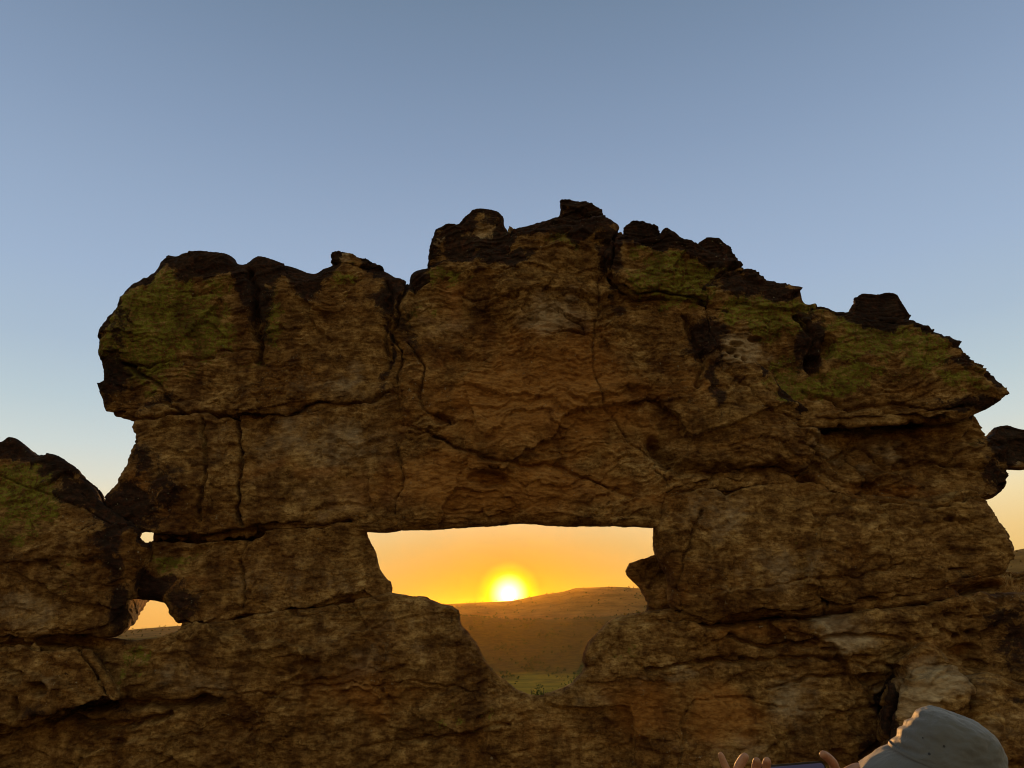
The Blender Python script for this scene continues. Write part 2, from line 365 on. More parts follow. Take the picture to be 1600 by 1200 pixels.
def displace(P, N, px, seed, rough=1.0, strata=1.0, pitty=0.0):
    so_ = np.array([seed * 7.1, seed * 3.3, 0])
    dip = P[:, 2] - 0.06 * P[:, 0]                               # the beds rise gently to the right
    B = np.stack([P[:, 0], P[:, 1], dip], 1) + so_
    warp = fbm(B * 1.1, 3, 5 + seed)
    d = 0.10 * rough * fbm(B * np.array([0.9, .9, 1.3]), 3, 11 + seed)
    # beds: terraced ledges of irregular height
    zz = dip * 3.1 + warp * 0.9 + 0.35 * perlin(B * np.array([.5, .5, 0]) , 77)
    fl = np.floor(zz); t = zz - fl
    hsh = ((np.sin(fl * 12.9898 + seed) * 43758.5453) % 1).astype(np.float32)
    hsh2 = ((np.sin((fl + 1) * 12.9898 + seed) * 43758.5453) % 1).astype(np.float32)
    st_ = hsh + (hsh2 - hsh) * np.clip((t - 0.88) / 0.12, 0, 1)
    act = np.clip(0.5 + 1.4 * fbm(B * .8, 2, 31), 0, 1)
    d += 0.05 * strata * (st_ - .5) * act
    zz2 = dip * 15 + warp * 3.0 + 1.2 * fbm(B * 3, 2, 41)
    d += 0.008 * strata * (1 - np.abs(((zz2 % 1) - .5) * 2) ** 3) * np.clip(.6 + 1.5 * fbm(B * 1.6, 2, 37), 0, 1.2)
    # broken slabs, spalls and chips: flat faces with sharp arrises
    w3 = np.stack([warp, warp, warp * .6], 1)
    wf = np.stack([fbm(B * 6, 3, 61), fbm(B * 6, 3, 62), fbm(B * 6, 3, 64)], 1)
    q1, e1 = facets(B * np.array([1.1, 1.1, 1.9]) + .25 * w3 + .06 * wf, 3 + seed, .9, 1.1)
    q2, e2 = facets(B * np.array([2.9, 2.9, 5.2]) + .3 * w3 + .12 * wf, 9 + seed, .9, 1.0)
    q3, e3 = facets(B * np.array([7.5, 7.5, 14.0]) + .2 * w3 + .25 * wf, 15 + seed, .8, 1.0)
    act2 = np.clip(.55 + 1.5 * fbm(B * .9, 2, 43), .12, 1.2); act3 = np.clip(.5 + 1.6 * fbm(B * 1.3 + 5, 2, 44), .12, 1.2)
    d += rough * (.070 * q1 + .036 * q2 * act2 + .015 * q3 * act3)
    # undercut laminae: short overhanging edges along the beds
    z1 = dip * 5.5 + warp * 1.6 + .5 * wf[:, 0]; z2 = dip * 17 + warp * 4.0 + 1.0 * wf[:, 1]; z3 = dip * 42 + warp * 7 + 1.6 * wf[:, 2]
    m1 = np.clip(.1 + 2.6 * fbm(B * np.array([1.3, 1.3, 2.6]), 2, 33), 0, 1); m2 = np.clip(.25 + 2.4 * fbm(B * np.array([2.6, 2.6, 6]), 2, 34), 0, 1); m3 = np.clip(.3 + 2.4 * fbm(B * np.array([5, 5, 12]), 2, 35), 0, 1)
    d += strata * (.050 * saw(z1) * m1 + .024 * saw(z2) * m2 + .010 * saw(z3) * m3)
    # grain
    d += 0.020 * rough * fbm(B * np.array([2.4, 2.4, 4.0]), 3, 23 + seed, .5, 'b')
    d += 0.008 * fbm(B * np.array([17, 17, 24]), 3, 29, .7)
    d -= .035 * strata
    ny = np.clip((np.abs(N[:, 1]) - .25) / .5, 0, 1)
    d *= (.38 + .62 * ny) * np.where(N[:, 2] < -.35, .6, 1.0)
    if pitty:
        m = np.clip(fbm(B * 1.4, 2, 51) * 3 + pitty - .6, 0, 1)
        g1, g2, gc, gv = worley(B * np.array([7, 7, 12]), 13)
        d -= m * 0.05 * np.clip(1 - g1 * 2.1, 0, 1)
    for pts, w, dep in CRACKS:
        lo = np.min([p[0] for p in pts]) - 40; hi = np.max([p[0] for p in pts]) + 40
        lo2 = np.min([p[1] for p in pts]) - 40; hi2 = np.max([p[1] for p in pts]) + 40
        k = (px[:, 0] > lo) & (px[:, 0] < hi) & (px[:, 1] > lo2) & (px[:, 1] < hi2)
        if not k.any(): continue
        j = np.stack([perlin(P[k] * 5, 71) * 10 + perlin(P[k] * 13, 73) * 5, perlin(P[k] * 5, 72) * 10 + perlin(P[k] * 13, 74) * 5], 1)
        ld_ = line_dist(px[k] + j, pts)
        wv = w * 0.75 * (1 + 0.9 * perlin(P[k] * 3.5, 75))
        d[k] -= dep * 1.2 * np.exp(-(ld_ / np.maximum(wv, 1.2)) ** 2) * (0.5 + 0.5 * np.clip(1 + perlin(P[k] * 2.5, 76) * 2, 0, 1.6))
    for x, y, rx, ry, dep in PITS:
        m = ((px[:, 0] - x) / rx) ** 2 + ((px[:, 1] - y) / ry) ** 2
        k = m < 3
        if k.any():
            mm = m[k] + 0.9 * perlin(P[k] * 8, 81)
            d[k] -= dep * (1 - np.clip((mm - .3) / .9, 0, 1)) ** 1.0
    return d

VOX = 0.042
def block(name, poly, yf, thick, seed, R=0.10, taper=0.32, lean=0.0, rough=1.0, strata=1.0, pitty=0.0, parent=None, mat=None, bulge=0.07, vox=None, levels=2, fade=None, grow=0.03, crust=0.0):
    """one weathered rock: outline at its front face, real thickness, rounded and eroded"""
    h = vox or VOX
    W3 = [at(x, y, yf * UNIT) / UNIT for x, y in poly]
    P2 = np.array([(v.x, v.z) for v in W3], np.float32)
    lo = P2.min(0) - 0.25; hi = P2.max(0) + 0.25
    zc = (P2[:, 1].min() + P2[:, 1].max()) / 2
    xs = np.arange(lo[0], hi[0], h); zs = np.arange(lo[1], hi[1], h)
    ys = np.arange(yf - 0.45, yf + thick + 0.25, h)
    X, Z = np.meshgrid(xs, zs, indexing='ij')
    D2 = poly_sdf(X, Z, P2)
    flat = np.stack([X.ravel(), np.full(X.size, seed * 1.7), Z.ravel()], 1)
    front = yf + bulge * 1.6 * fbm(flat * .75, 3, seed + 3).reshape(X.shape) + lean * (Z - zc)
    back = yf + thick + 0.2 * fbm(flat * .8 + 9, 2, seed + 5).reshape(X.shape)
    Y = ys[None, :, None]
    a = D2[:, None, :] - grow + taper * np.maximum(0, Y - yf - 0.12)
    b = front[:, None, :] - Y
    c = Y - back[:, None, :]
    def smax(p, q, r):
        k = np.maximum(r - np.abs(p - q), 0) / r
        return np.maximum(p, q) + k * k * r * 0.25
    G = smax(smax(a, b, R * 2.4), c, 0.5).astype(np.float32)
    V, Q = surface_nets(G, np.array([xs[0], ys[0], zs[0]]), h)
    me = np_mesh(name, V, Q)
    tmp = link('tmp', me); levels = 2 if h > .03 else 1; md = tmp.modifiers.new('s', 'SUBSURF'); md.levels = levels; md.render_levels = levels
    dg = bpy.context.evaluated_depsgraph_get(); me2 = bpy.data.meshes.new_from_object(tmp.evaluated_get(dg))
    bpy.data.objects.remove(tmp); bpy.data.meshes.remove(me)
    n = len(me2.vertices); P = np.empty(n * 3, np.float32); me2.vertices.foreach_get('co', P); P = P.reshape(-1, 3)
    N = np.empty(n * 3, np.float32); me2.vertex_normals.foreach_get('vector', N); N = N.reshape(-1, 3)
    px = project(P.astype(np.float64) * UNIT)
    # distance under the block's own skyline
    colx = np.clip(((P[:, 0] - xs[0]) / h).astype(int), 0, len(xs) - 1)
    ins = D2 < grow; topz = np.where(ins.any(1), zs[len(zs) - 1 - np.argmax(ins[:, ::-1], axis=1)], zs[0])
    topd = topz[colx] - P[:, 2]
    open_top = fade if fade else 0
    att = rock_attrs(P, px, topd if open_top else np.full(n, 9.0), crust)
    d = displace(P, N, px, seed, rough, strata, pitty)
    P2_ = P + N * d[:, None]
    me2.vertices.foreach_set('co', (P2_ * UNIT).astype(np.float32).ravel())
    ca = me2.color_attributes.new('pigment', 'FLOAT_COLOR', 'POINT'); ca.data.foreach_set('color', att.ravel())
    me2.update(); me2.name = name
    me2.polygons.foreach_set('use_smooth', np.ones(len(me2.polygons), bool))
    o = link(name, me2, mat or ROCK, parent)
    return o

# ---------------------------------------------------------------- materials
def rock_material(name, tint=(1, 1, 1)):
    m = bpy.data.materials.new(name); m.use_nodes = True; T = NT(m.node_tree); T.n.clear()
    geo = T.new('ShaderNodeNewGeometry'); pos = T.new('ShaderNodeVectorMath', {0: geo.outputs['Position'], 'Scale': 1 / 1.5}, operation='SCALE').outputs[0]
    att = T.new('ShaderNodeVertexColor', layer_name='pigment')
    sp = T.new('ShaderNodeSeparateColor', {0: att.outputs[0]}); g, k, p = sp.outputs[0], sp.outputs[1], sp.outputs[2]; o_ = att.outputs['Alpha']
    mp = T.new('ShaderNodeMapping', {0: pos, 3: (1, 1, 2.6)}); mp.inputs['Rotation'].default_value = (0, 0.05, 0)
    bed = T.noise(mp.outputs[0], 3.2, 10, .66, .25)
    blot = T.noise(pos, 1.7, 6, .6, .4)
    fine = T.noise(mp.outputs[0], 16, 8, .68, .3)
    speck = T.noise(pos, 42, 6, .7)
    c = T.ramp(bed, [(.30, (.12, .062, .020)), (.43, (.24, .140, .052)), (.55, (.35, .215, .085)), (.70, (.46, .31, .15))])
    c = T.mix(T.sstep(blot, .42, .68), c, T.mix(1.0, c, (.62, .50, .36), 'MULTIPLY'))
    c = T.mix(T.sstep(fine, .34, .62), T.mix(1.0, c, (.50, .42, .32), 'MULTIPLY'), c)
    c = T.mix(T.math('MULTIPLY', T.sstep(speck, .52, .62), .6), c, T.mix(1.0, c, (.35, .28, .2), 'MULTIPLY'))
    iso = T.noise(pos, 11, 9, .74)
    c = T.mix(T.sstep(iso, .40, .60), T.mix(1.0, c, (.55, .47, .36), 'MULTIPLY'), T.mix(1.0, c, (1.12, 1.14, 1.05), 'MULTIPLY'))
    def msk(a, nz, w=.9, lo=.42, hi=.62, gain=1.0):
        return T.sstep(T.math('ADD', T.math('MULTIPLY', a, gain), T.math('MULTIPLY', T.math('SUBTRACT', nz, .5), w)), lo, hi)
    n1 = T.noise(pos, 5, 9, .7); n2 = T.noise(pos, 9, 9, .72, .5); n3 = T.noise(pos, 22, 7, .75)
    c = T.mix(T.math('MULTIPLY', msk(p, n1, 1.3, .2, .8), .75), c, T.ramp(fine, [(.3, (.26, .19, .11)), (.7, (.54, .42, .27))]))
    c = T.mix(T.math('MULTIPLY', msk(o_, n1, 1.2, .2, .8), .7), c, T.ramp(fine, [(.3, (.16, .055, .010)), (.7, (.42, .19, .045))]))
    lg = T.ramp(n3, [(.32, (.04, .032, .008)), (.52, (.135, .135, .013)), (.7, (.24, .225, .04))])
    n4 = T.noise(pos, 48, 5, .7)
    gm_ = T.math('MULTIPLY', msk(g, n2, 1.5, .38, .50), T.sstep(T.math('ADD', T.math('MULTIPLY', n4, .6), T.math('MULTIPLY', n3, .4)), .44, .52))
    c = T.mix(T.math('MULTIPLY', gm_, .92), c, lg)
    kr = T.ramp(n3, [(.3, (.006, .005, .004)), (.5, (.020, .010, .007)), (.66, (.06, .022, .012)), (.8, (.10, .085, .06))])
    c = T.mix(T.math('MULTIPLY', T.math('ADD', T.math('MULTIPLY', msk(k, n2, 1.5, .36, .52), .7), T.math('MULTIPLY', msk(k, n3, 1.6, .34, .5), .27)), 1.0), c, kr)
    # scattered small crustose lichen dots
    dots = T.math('MULTIPLY', T.sstep(T.noise(pos, 34, 3, .6), .66, .72), T.sstep(blot, .45, .6))
    c = T.mix(T.math('MULTIPLY', dots, .6), c, (.30, .28, .20))
    # desert varnish: dark streaks that ran down the faces
    mv = T.new('ShaderNodeMapping', {0: pos, 3: (1.6, 1.6, .55)}); vs_ = T.noise(mv.outputs[0], 2.2, 7, .62, .5)
    c = T.mix(T.math('MULTIPLY', T.sstep(T.math('ADD', T.math('MULTIPLY', vs_, .8), T.math('MULTIPLY', n3, .2)), .50, .62), .72), c, T.mix(1.0, c, (.40, .30, .24), 'MULTIPLY'))
    c = T.mix(1.0, c, tint, 'MULTIPLY')
    hgt = T.math('ADD', T.math('MULTIPLY', fine, 1.0), T.math('ADD', T.math('MULTIPLY', speck, .45), T.math('MULTIPLY', n3, .4)))
    b1 = T.new('ShaderNodeBump', {'Height': hgt, 'Distance': 0.05, 'Strength': 0.7})
    bs = T.new('ShaderNodeBsdfPrincipled', {'Base Color': c, 'Roughness': .95, 'Specular IOR Level': .15, 'Normal': b1.outputs[0]})
    T.new('ShaderNodeOutputMaterial', {0: bs.outputs[0]})
    return m
ROCK = rock_material('sandstone')

#==ROCKS==
G_ARCH = 'stacked sandstone blocks of the natural rock window'
A = [(639,446),(632,438),(623,437),(606,421),(587,409),(557,400),(542,394),(524,395),(519,404),(497,411),(492,419),(475,415),(456,407),(430,402),(402,393),(394,398),(381,409),(362,411),(359,417),(356,396),(340,393),(302,389),(280,392),(271,398),(257,395),(246,407),(244,417),(224,432),(199,443),(182,469),(179,482),(160,501),(152,514),(145,544),(147,570),(146,602),(148,642),(188,651),(216,654),(261,650),(310,640),(370,650),(407,647),(475,641),(569,629),(640,614),(650,560),(645,500)]
tag(block('rock_block', A, 5.95, 1.9, 1, R=.09, lean=-.03, fade=1, rough=.62, strata=.65, vox=.034), 'big round block with green lichen overhanging at the upper left', 'rock', G_ARCH)
B = [(216,640),(216,677),(220,692),(209,719),(190,749),(181,764),(162,787),(175,803),(188,816),(220,838),(240,843),(280,844),(332,840),(384,834),(404,823),(480,819),(555,826),(605,828),(660,815),(660,740),(655,700),(660,600),(569,600),(475,620),(370,630),(310,620),(261,630)]
tag(block('rock_block', B, 6.05, 1.8, 2, R=.05, rough=.7, strata=.5), 'wide block split by two upright cracks, under the green topped left block', 'rock', G_ARCH)
C = [(639,443),(640,424),(649,417),(673,413),(690,400),(720,395),(760,385),(790,375),(800,352),(825,347),(851,342),(870,335),(905,345),(942,348),(958,353),(964,366),(975,375),(1000,400),(1060,440),(1130,470),(1150,500),(1180,560),(1240,620),(1290,655),(1280,700),(1250,752),(1225,752),(1161,757),(1139,764),(1086,762),(1049,778),(1045,806),(1035,817),(1026,816),(960,817),(890,817),(848,815),(792,816),(764,820),(708,822),(673,824),(618,824),(622,800),(628,740),(622,700),(628,640),(620,600),(628,560),(612,500),(628,460)]
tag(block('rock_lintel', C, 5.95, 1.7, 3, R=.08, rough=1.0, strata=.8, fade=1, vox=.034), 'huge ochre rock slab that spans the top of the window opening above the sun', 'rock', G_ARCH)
C2 = [(955,420),(950,395),(962,368),(975,364),(1000,368),(1030,366),(1042,355),(1065,364),(1087,374),(1093,378),(1110,388),(1140,395),(1155,404),(1165,411),(1150,430),(1115,440),(1103,465),(1060,462),(1040,458),(1000,456),(975,440)]
tag(block('rock_block', C2, 5.88, 1.3, 4, R=.04, fade=1, vox=.034), 'green lichen block above the right part of the lintel, dark red top edge', 'rock', G_ARCH)
D = [(1118,420),(1150,408),(1167,412),(1187,416),(1195,429),(1225,436),(1253,445),(1261,472),(1285,470),(1302,474),(1306,481),(1339,480),(1380,488),(1429,495),(1461,517),(1499,539),(1502,549),(1529,577),(1559,597),(1568,617),(1547,631),(1532,639),(1515,648),(1487,654),(1412,656),(1319,663),(1251,660),(1200,640),(1150,600),(1110,560),(1098,510),(1092,480),(1100,450)]
tag(block('rock_block', D, 5.9, 1.9, 5, R=.05, rough=.85, fade=1, vox=.034), 'green and ochre block sloping down to a pointed tip at the upper right', 'rock', G_ARCH)
E_ = [(1200,640),(1320,638),(1412,636),(1487,630),(1518,634),(1534,650),(1538,662),(1544,674),(1556,690),(1572,700),(1581,732),(1570,742),(1580,749),(1577,759),(1562,774),(1544,780),(1500,786),(1450,791),(1390,788),(1345,782),(1300,768),(1240,756),(1190,760),(1180,700)]
tag(block('rock_block', E_, 6.08, 1.7, 6, R=.05, rough=1.2, pitty=.5, fade=0), 'knobbly brown layer of rock between the pointed green block and the right pillar', 'rock', G_ARCH)
Fp = [(1040,800),(1038,765),(1060,730),(1100,712),(1180,712),(1274,728),(1350,770),(1450,780),(1530,770),(1544,779),(1555,802),(1568,825),(1579,851),(1585,870),(1583,892),(1562,899),(1540,909),(1517,915),(1450,937),(1375,945),(1300,956),(1255,966),(1187,966),(1112,976),(1067,968),(1054,945),(1050,900),(1036,870),(1032,847),(1034,817),(1038,803)]
tag(block('rock_pillar', Fp, 5.98, 1.7, 7, R=.08, pitty=.35, rough=.7, strata=.5), 'massive squat pillar block that forms the right side of the window opening', 'rock', G_ARCH)
Nb = [(1060,862),(1026,867),(1006,875),(988,881),(986,895),(996,906),(1005,916),(1018,934),(1021,951),(1010,965),(1080,975),(1090,880)]
tag(block('rock_block', Nb, 6.35, .9, 8, R=.05, vox=.025, rough=.7), 'small pointed rock jutting left into the window opening from behind the right pillar', 'rock', G_ARCH)
Gp = [(226,852),(238,846),(244,828),(280,822),(332,818),(384,808),(404,800),(480,798),(560,800),(562,815),(565,836),(580,860),(588,892),(602,908),(606,922),(602,936),(585,955),(560,960),(440,976),(388,980),(344,986),(304,984),(290,978),(277,970),(268,950),(258,936),(228,930),(204,930),(184,924),(188,890),(205,868)]
tag(block('rock_pillar', Gp, 6.12, 1.6, 9, R=.05, taper=.36, fade=0, vox=.034, rough=.6, strata=.45), 'low wedge shaped block that forms the left side of the window opening', 'rock', G_ARCH)
H = [(-260,640),(-200,660),(-120,690),(-60,670),(-20,688),(0,680),(10,682),(34,702),(38,708),(64,705),(86,716),(106,728),(109,738),(132,756),(142,778),(158,787),(184,808),(212,834),(219,850),(214,868),(207,884),(196,904),(186,940),(183,972),(176,988),(160,996),(64,1002),(30,1004),(-260,1010)]
tag(block('boulder', H, 5.85, 2.0, 10, R=.08, fade=1, vox=.04, rough=.8, strata=.6), 'large rounded boulder with dark red top at the far left edge', 'boulder', G_ARCH)
I = [(-320,985),(-100,985),(60,984),(135,992),(176,1003),(200,1004),(240,999),(280,984),(344,974),(388,963),(440,957),(560,940),(604,930),(640,935),(659,936),(673,943),(700,951),(711,960),(713,980),(736,1004),(748,1028),(764,1050),(790,1066),(812,1084),(841,1094),(874,1088),(898,1076),(914,1060),(920,1042),(918,1020),(927,1003),(950,980),(968,967),(1016,957),(1065,955),(1112,955),(1187,948),(1255,946),(1300,940),(1375,930),(1450,924),(1517,918),(1560,934),(1600,930),(1700,936),(1760,960),(1900,980),(1900,1330),(-320,1330)]
tag(block('rock_shelf', I, 6.06, 1.9, 11, R=.07, rough=.85, strata=.65, pitty=.5, lean=-.08, taper=.3), 'long broad rock shelf along the bottom on which all the window blocks rest', 'rock', G_ARCH)
J = [(-320,1015),(-100,1010),(60,1008),(122,1018),(135,1030),(148,1046),(172,1090),(160,1100),(110,1112),(52,1134),(0,1130),(-320,1140)]
tag(block('rock_block', J, 5.82, 1.0, 12, R=.05, vox=.028), 'low block with round hollows at the lower left beneath the big boulder', 'rock', G_ARCH)
L = [(1402,1080),(1424,1057),(1461,1042),(1499,1046),(1519,1065),(1526,1091),(1520,1125),(1520,1290),(1395,1290),(1396,1110)]
tag(block('boulder', L, 5.72, .7, 13, R=.10, vox=.025, rough=.7), 'pale rounded boulder behind the grey sun hat', 'boulder', G_ARCH)
L2 = [(1405,1038),(1428,1018),(1450,1003),(1470,1012),(1482,1026),(1494,1040),(1470,1050),(1440,1060),(1415,1066)]
tag(block('rock', L2, 5.82, .5, 14, R=.04, vox=.02, rough=.5), 'small pale wedge of stone on top of the pale boulder behind the hat', 'rock', G_ARCH)
Mb = [(1524,1064),(1560,1058),(1600,1068),(1700,1075),(1760,1100),(1760,1320),(1500,1320),(1520,1240),(1528,1120)]
tag(block('boulder', Mb, 5.7, .9, 15, R=.09, vox=.028), 'brown cracked block at the lower right corner beside the hat', 'boulder', G_ARCH)
# the stones perched along the skyline
PERCH = [
 ([(668,411),(672,385),(679,355),(701,347),(716,350),(722,342),(739,328),(754,325),(776,329),(786,338),(788,352),(800,372),(790,395),(760,405),(715,408)], 6.0, .8, 21, 'square shouldered stone with grey lichen perched left of the summit'),
 ([(786,356),(791,344),(802,343),(810,351),(822,350),(830,365),(810,375),(790,372)], 6.3, .3, 22, 'tiny black knob of stone just right of the square shouldered stone'),
 ([(850,350),(872,335),(876,329),(877,310),(885,307),(911,314),(939,325),(942,336),(940,352),(930,362),(890,365)], 6.05, .7, 23, 'summit stone, highest point of the whole rock'),
 ([(972,372),(976,360),(977,349),(990,339),(1005,339),(1027,349),(1033,361),(1030,378),(1000,382)], 5.92, .6, 24, 'dark round stone on the skyline first right of the summit'),
 ([(1086,384),(1093,376),(1106,368),(1125,368),(1144,383),(1155,404),(1150,412),(1120,405),(1095,398)], 5.95, .6, 25, 'dark red stone at the right end of the green lichen block'),
 ([(1336,484),(1340,470),(1346,467),(1343,458),(1356,452),(1375,453),(1392,449),(1409,453),(1420,470),(1431,487),(1426,497),(1380,500)], 5.95, .6, 26, 'black ragged stone standing alone on the right slope'),
 ([(516,406),(520,396),(530,394),(556,400),(580,408),(597,416),(585,420),(550,412)], 6.0, .7, 27, 'thin dark slab lying along the right end of the upper left block'),
 ([(1548,700),(1550,684),(1562,676),(1566,664),(1581,660),(1600,666),(1650,672),(1655,715),(1612,728),(1590,728),(1565,722)], 6.25, .8, 28, 'dark lumpy stone sticking out at the right edge of the view'),
 ([(1548,775),(1545,752),(1560,745),(1580,746),(1579,757),(1572,766),(1560,777)], 6.2, .4, 29, 'small ragged stone tip below the dark lumpy stone at the right edge'),
]
for pl, yy, th, sd, lab in PERCH:
    tag(block('perched_stone', pl, yy, th, sd, R=.02, vox=.014, grow=.014, rough=.5, strata=.8, taper=.25, bulge=.05, fade=1, crust=(.25 if sd in (28, 29) else .6)), lab, 'stone', 'stones perched on the skyline of the rock')
Q_ = [(1440,925),(1500,905),(1545,893),(1562,894),(1600,893),(1700,890),(1760,960),(1500,960)]
tag(block('rock_block', Q_, 8.6, 1.6, 16, R=.06, vox=.05), 'dark shaded rock behind the right pillar with sunlit grass on it', 'rock', G_ARCH)
#==ENDROCKS==

# ---------------------------------------------------------------- land: one sheet out to the horizon
def slope_curve(pts):                       # skyline through pixels -> (azimuth, slope)
    out = []
    for x, y in pts:
        d = ray(x, y); out.append((math.degrees(math.atan2(d.x, d.y)), d.z / math.hypot(d.x, d.y)))
    return np.array(sorted(out))
FAR = slope_curve([(-300,1000),(0,992),(190,985),(225,982),(262,979),(330,975),(560,958),(640,952),(700,944),(760,941),(800,939),(825,934),(850,929),(880,925),(900,919),(940,918),(960,917),(990,919),(1016,921),(1080,926),(1200,925),(1400,905),(1500,880),(1560,866),(1585,861),(1605,857),(1680,858),(1900,880)])
MID = slope_curve([(-300,1040),(200,1010),(500,985),(700,964),(800,968),(900,966),(1015,957),(1100,955),(1400,935),(1585,905),(1900,890)])
def land_height(az, r):
    zf = np.interp(az, FAR[:, 0], FAR[:, 1], left=-.002, right=.004) * 3600 + CAMZ
    zm = np.interp(az, MID[:, 0], MID[:, 1], left=-.03, right=-.02) * 1700 + CAMZ
    P = np.stack([r * np.sin(np.radians(az)) / 100, r * np.cos(np.radians(az)) / 100, np.zeros_like(r)], 1)
    n = fbm(P / 3.5, 5, 6); n2 = fbm(P * 1.2, 4, 8)
    sm = lambda a, b: (lambda t: t * t * (3 - 2 * t))(np.clip((r - a) / (b - a), 0, 1))
    VAL = -64.0
    z = np.full_like(r, 0.0)
    front = np.clip((np.cos(np.radians(az)) + .35) / .5, 0, 1)
    drop = sm(14.5, 110) * VAL * front + sm(60, 400) * VAL * (1 - front)
    z = drop + n2 * np.clip((r - 20) / 80, 0, 1) * 1.2 * (1 - sm(200, 500))
    hill1 = sm(900, 1700); z = z + (zm - VAL) * hill1 * 1.0
    saddle = sm(1720, 2300)
    z = z - saddle * (zm + 20) * 0.6
    hill2 = sm(2300, 3600)
    z = z * (1 - hill2) + zf * hill2
    z = z + n * 9 * np.clip(sm(1000, 1500) - sm(3000, 3580), 0, 1)
    z = z - sm(3620, 5200) * (zf + 60)
    return z
naz, nr = 900, 420
az = np.concatenate([np.linspace(-180, -45, 120, endpoint=False), np.linspace(-45, 45, naz, endpoint=False), np.linspace(45, 180, 120, endpoint=False)])
rr = np.concatenate([[0.01], np.geomspace(.8, 9000, nr)])
AZ, RR = np.meshgrid(az, rr, indexing='ij')
Zl = land_height(AZ.ravel(), RR.ravel())
Xl = RR.ravel() * np.sin(np.radians(AZ.ravel())); Yl = RR.ravel() * np.cos(np.radians(AZ.ravel()))
near = np.clip(1 - RR.ravel() / 20, 0, 1)
Zl = Zl + near * 0.05 * fbm(np.stack([Xl, Yl, Xl * 0], 1) * 1.3, 4, 3)
na, nrr = AZ.shape
i = np.arange(na)[:, None]; j = np.arange(nrr - 1)[None]
q = np.stack([i * nrr + j, i * nrr + j + 1, ((i + 1) % na) * nrr + j + 1, ((i + 1) % na) * nrr + j], -1).reshape(-1, 4)
gm = bpy.data.materials.new('savanna'); gm.use_nodes = True; T = NT(gm.node_tree); T.n.clear()
pos = T.new('ShaderNodeNewGeometry').outputs['Position']
ln = T.new('ShaderNodeVectorMath', {0: pos}, operation='LENGTH').outputs['Value']
n1 = T.noise(pos, .012, 8, .65); n2 = T.noise(pos, .08, 6, .7); n3 = T.noise(pos, 3, 8, .7)
mpw = T.new('ShaderNodeMapping', {0: pos, 3: (.004, .03, .03)}); ns = T.noise(mpw.outputs[0], 1, 5, .6)
grass = T.ramp(T.math('ADD', T.math('MULTIPLY', ns, .6), T.math('MULTIPLY', n2, .4)), [(.35, (.10, .075, .004)), (.5, (.17, .125, .008)), (.66, (.27, .18, .015))])
wood = T.ramp(n2, [(.35, (.030, .022, .003)), (.6, (.075, .052, .006))])
dryh = T.ramp(n1, [(.35, (.09, .050, .012)), (.65, (.20, .115, .03))])
rocky = T.ramp(n3, [(.3, (.10, .065, .035)), (.7, (.26, .18, .10))])
c = T.mix(T.sstep(ln, 12, 60), rocky, grass)
wm = T.math('MULTIPLY', T.sstep(T.math('ADD', ln, T.math('MULTIPLY', T.math('SUBTRACT', n1, .5), 500)), 850, 1000), T.math('SUBTRACT', 1.0, T.sstep(ln, 2100, 2400)))
c = T.mix(wm, c, wood)
c = T.mix(T.sstep(ln, 2100, 2500), c, dryh)
c = T.mix(T.math('MULTIPLY', T.sstep(ln, 2300, 2500), T.sstep(n2, .56, .64)), c, (.03, .03, .015))
bp = T.new('ShaderNodeBump', {'Height': n3, 'Distance': .06, 'Strength': .6})
bs = T.new('ShaderNodeBsdfPrincipled', {'Base Color': c, 'Roughness': 1.0, 'Specular IOR Level': .05, 'Normal': bp.outputs[0]})
T.new('ShaderNodeOutputMaterial', {0: bs.outputs[0]})
tag(link('ground', np_mesh('ground', np.stack([Xl, Yl, Zl], 1), q), gm), 'savanna plain and hills below the rock, reaching the horizon', None, None, 'structure')

# ---------------------------------------------------------------- water, woodland, air
wm_ = simple_mat('water', (.02, .025, .03), .04, .5)
def ground_hit(px_, py_, Z=-64.0 + .2):
    d = ray(px_, py_); t = (Z - CAMZ) / d.z; return (d.x * t, d.y * t)
pw = [(758,1052),(770,1049.8),(785,1048),(803,1045.8),(801,1047.2),(788,1050.4),(772,1052.2),(758,1053.5)]
wv = [(*ground_hit(x, y), -63.8) for x, y in pw]
me = bpy.data.meshes.new('river'); me.from_pydata(wv, [], [tuple(range(len(wv)))])
tag(link('river', me, wm_), 'bright bend of river on the plain', None, None, 'structure')

def leaf_cloud(n, rnd, c, rx, ry, rz, size, thin=.45):
    """leaf faces spread through a clumpy crown volume"""
    k = max(3, n // 40); cl = rnd.normal(0, 1, (k, 3)); cl /= np.linalg.norm(cl, axis=1)[:, None]; cl *= rnd.uniform(.25, .8, (k, 1))
    p = cl[rnd.integers(0, k, n)] + rnd.normal(0, .2, (n, 3))
    p = p * np.array([rx, ry, rz]) + np.array(c)
    a = rnd.normal(0, 1, (n, 3)); a /= np.linalg.norm(a, axis=1)[:, None]; b = np.cross(a, rnd.normal(0, 1, (n, 3))); b /= np.linalg.norm(b, axis=1)[:, None]
    s_ = size * rnd.uniform(.6, 1.3, (n, 1))
    return np.stack([p - a * s_, p - b * s_ * thin, p + a * s_, p + b * s_ * thin], 1).reshape(-1, 3)
rnd = np.random.default_rng(5)
leafm = simple_mat('leaf_far', (.035, .045, .014), .9, .1)
pts = []
azr = rnd.uniform(-36, 38, 16000); rr_ = rnd.uniform(880, 2150, 16000)
kk = fbm(np.stack([azr * .6, rr_ / 90, azr * 0], 1), 3, 12) > rnd.uniform(-.1, .45, 16000); azr = azr[kk]; rr_ = rr_[kk]; hh = rnd.uniform(2, 5.5, len(azr))
azp = rnd.uniform(-36, 38, 220); rp = rnd.uniform(420, 900, 220); hp = rnd.uniform(1.5, 3.2, 220)
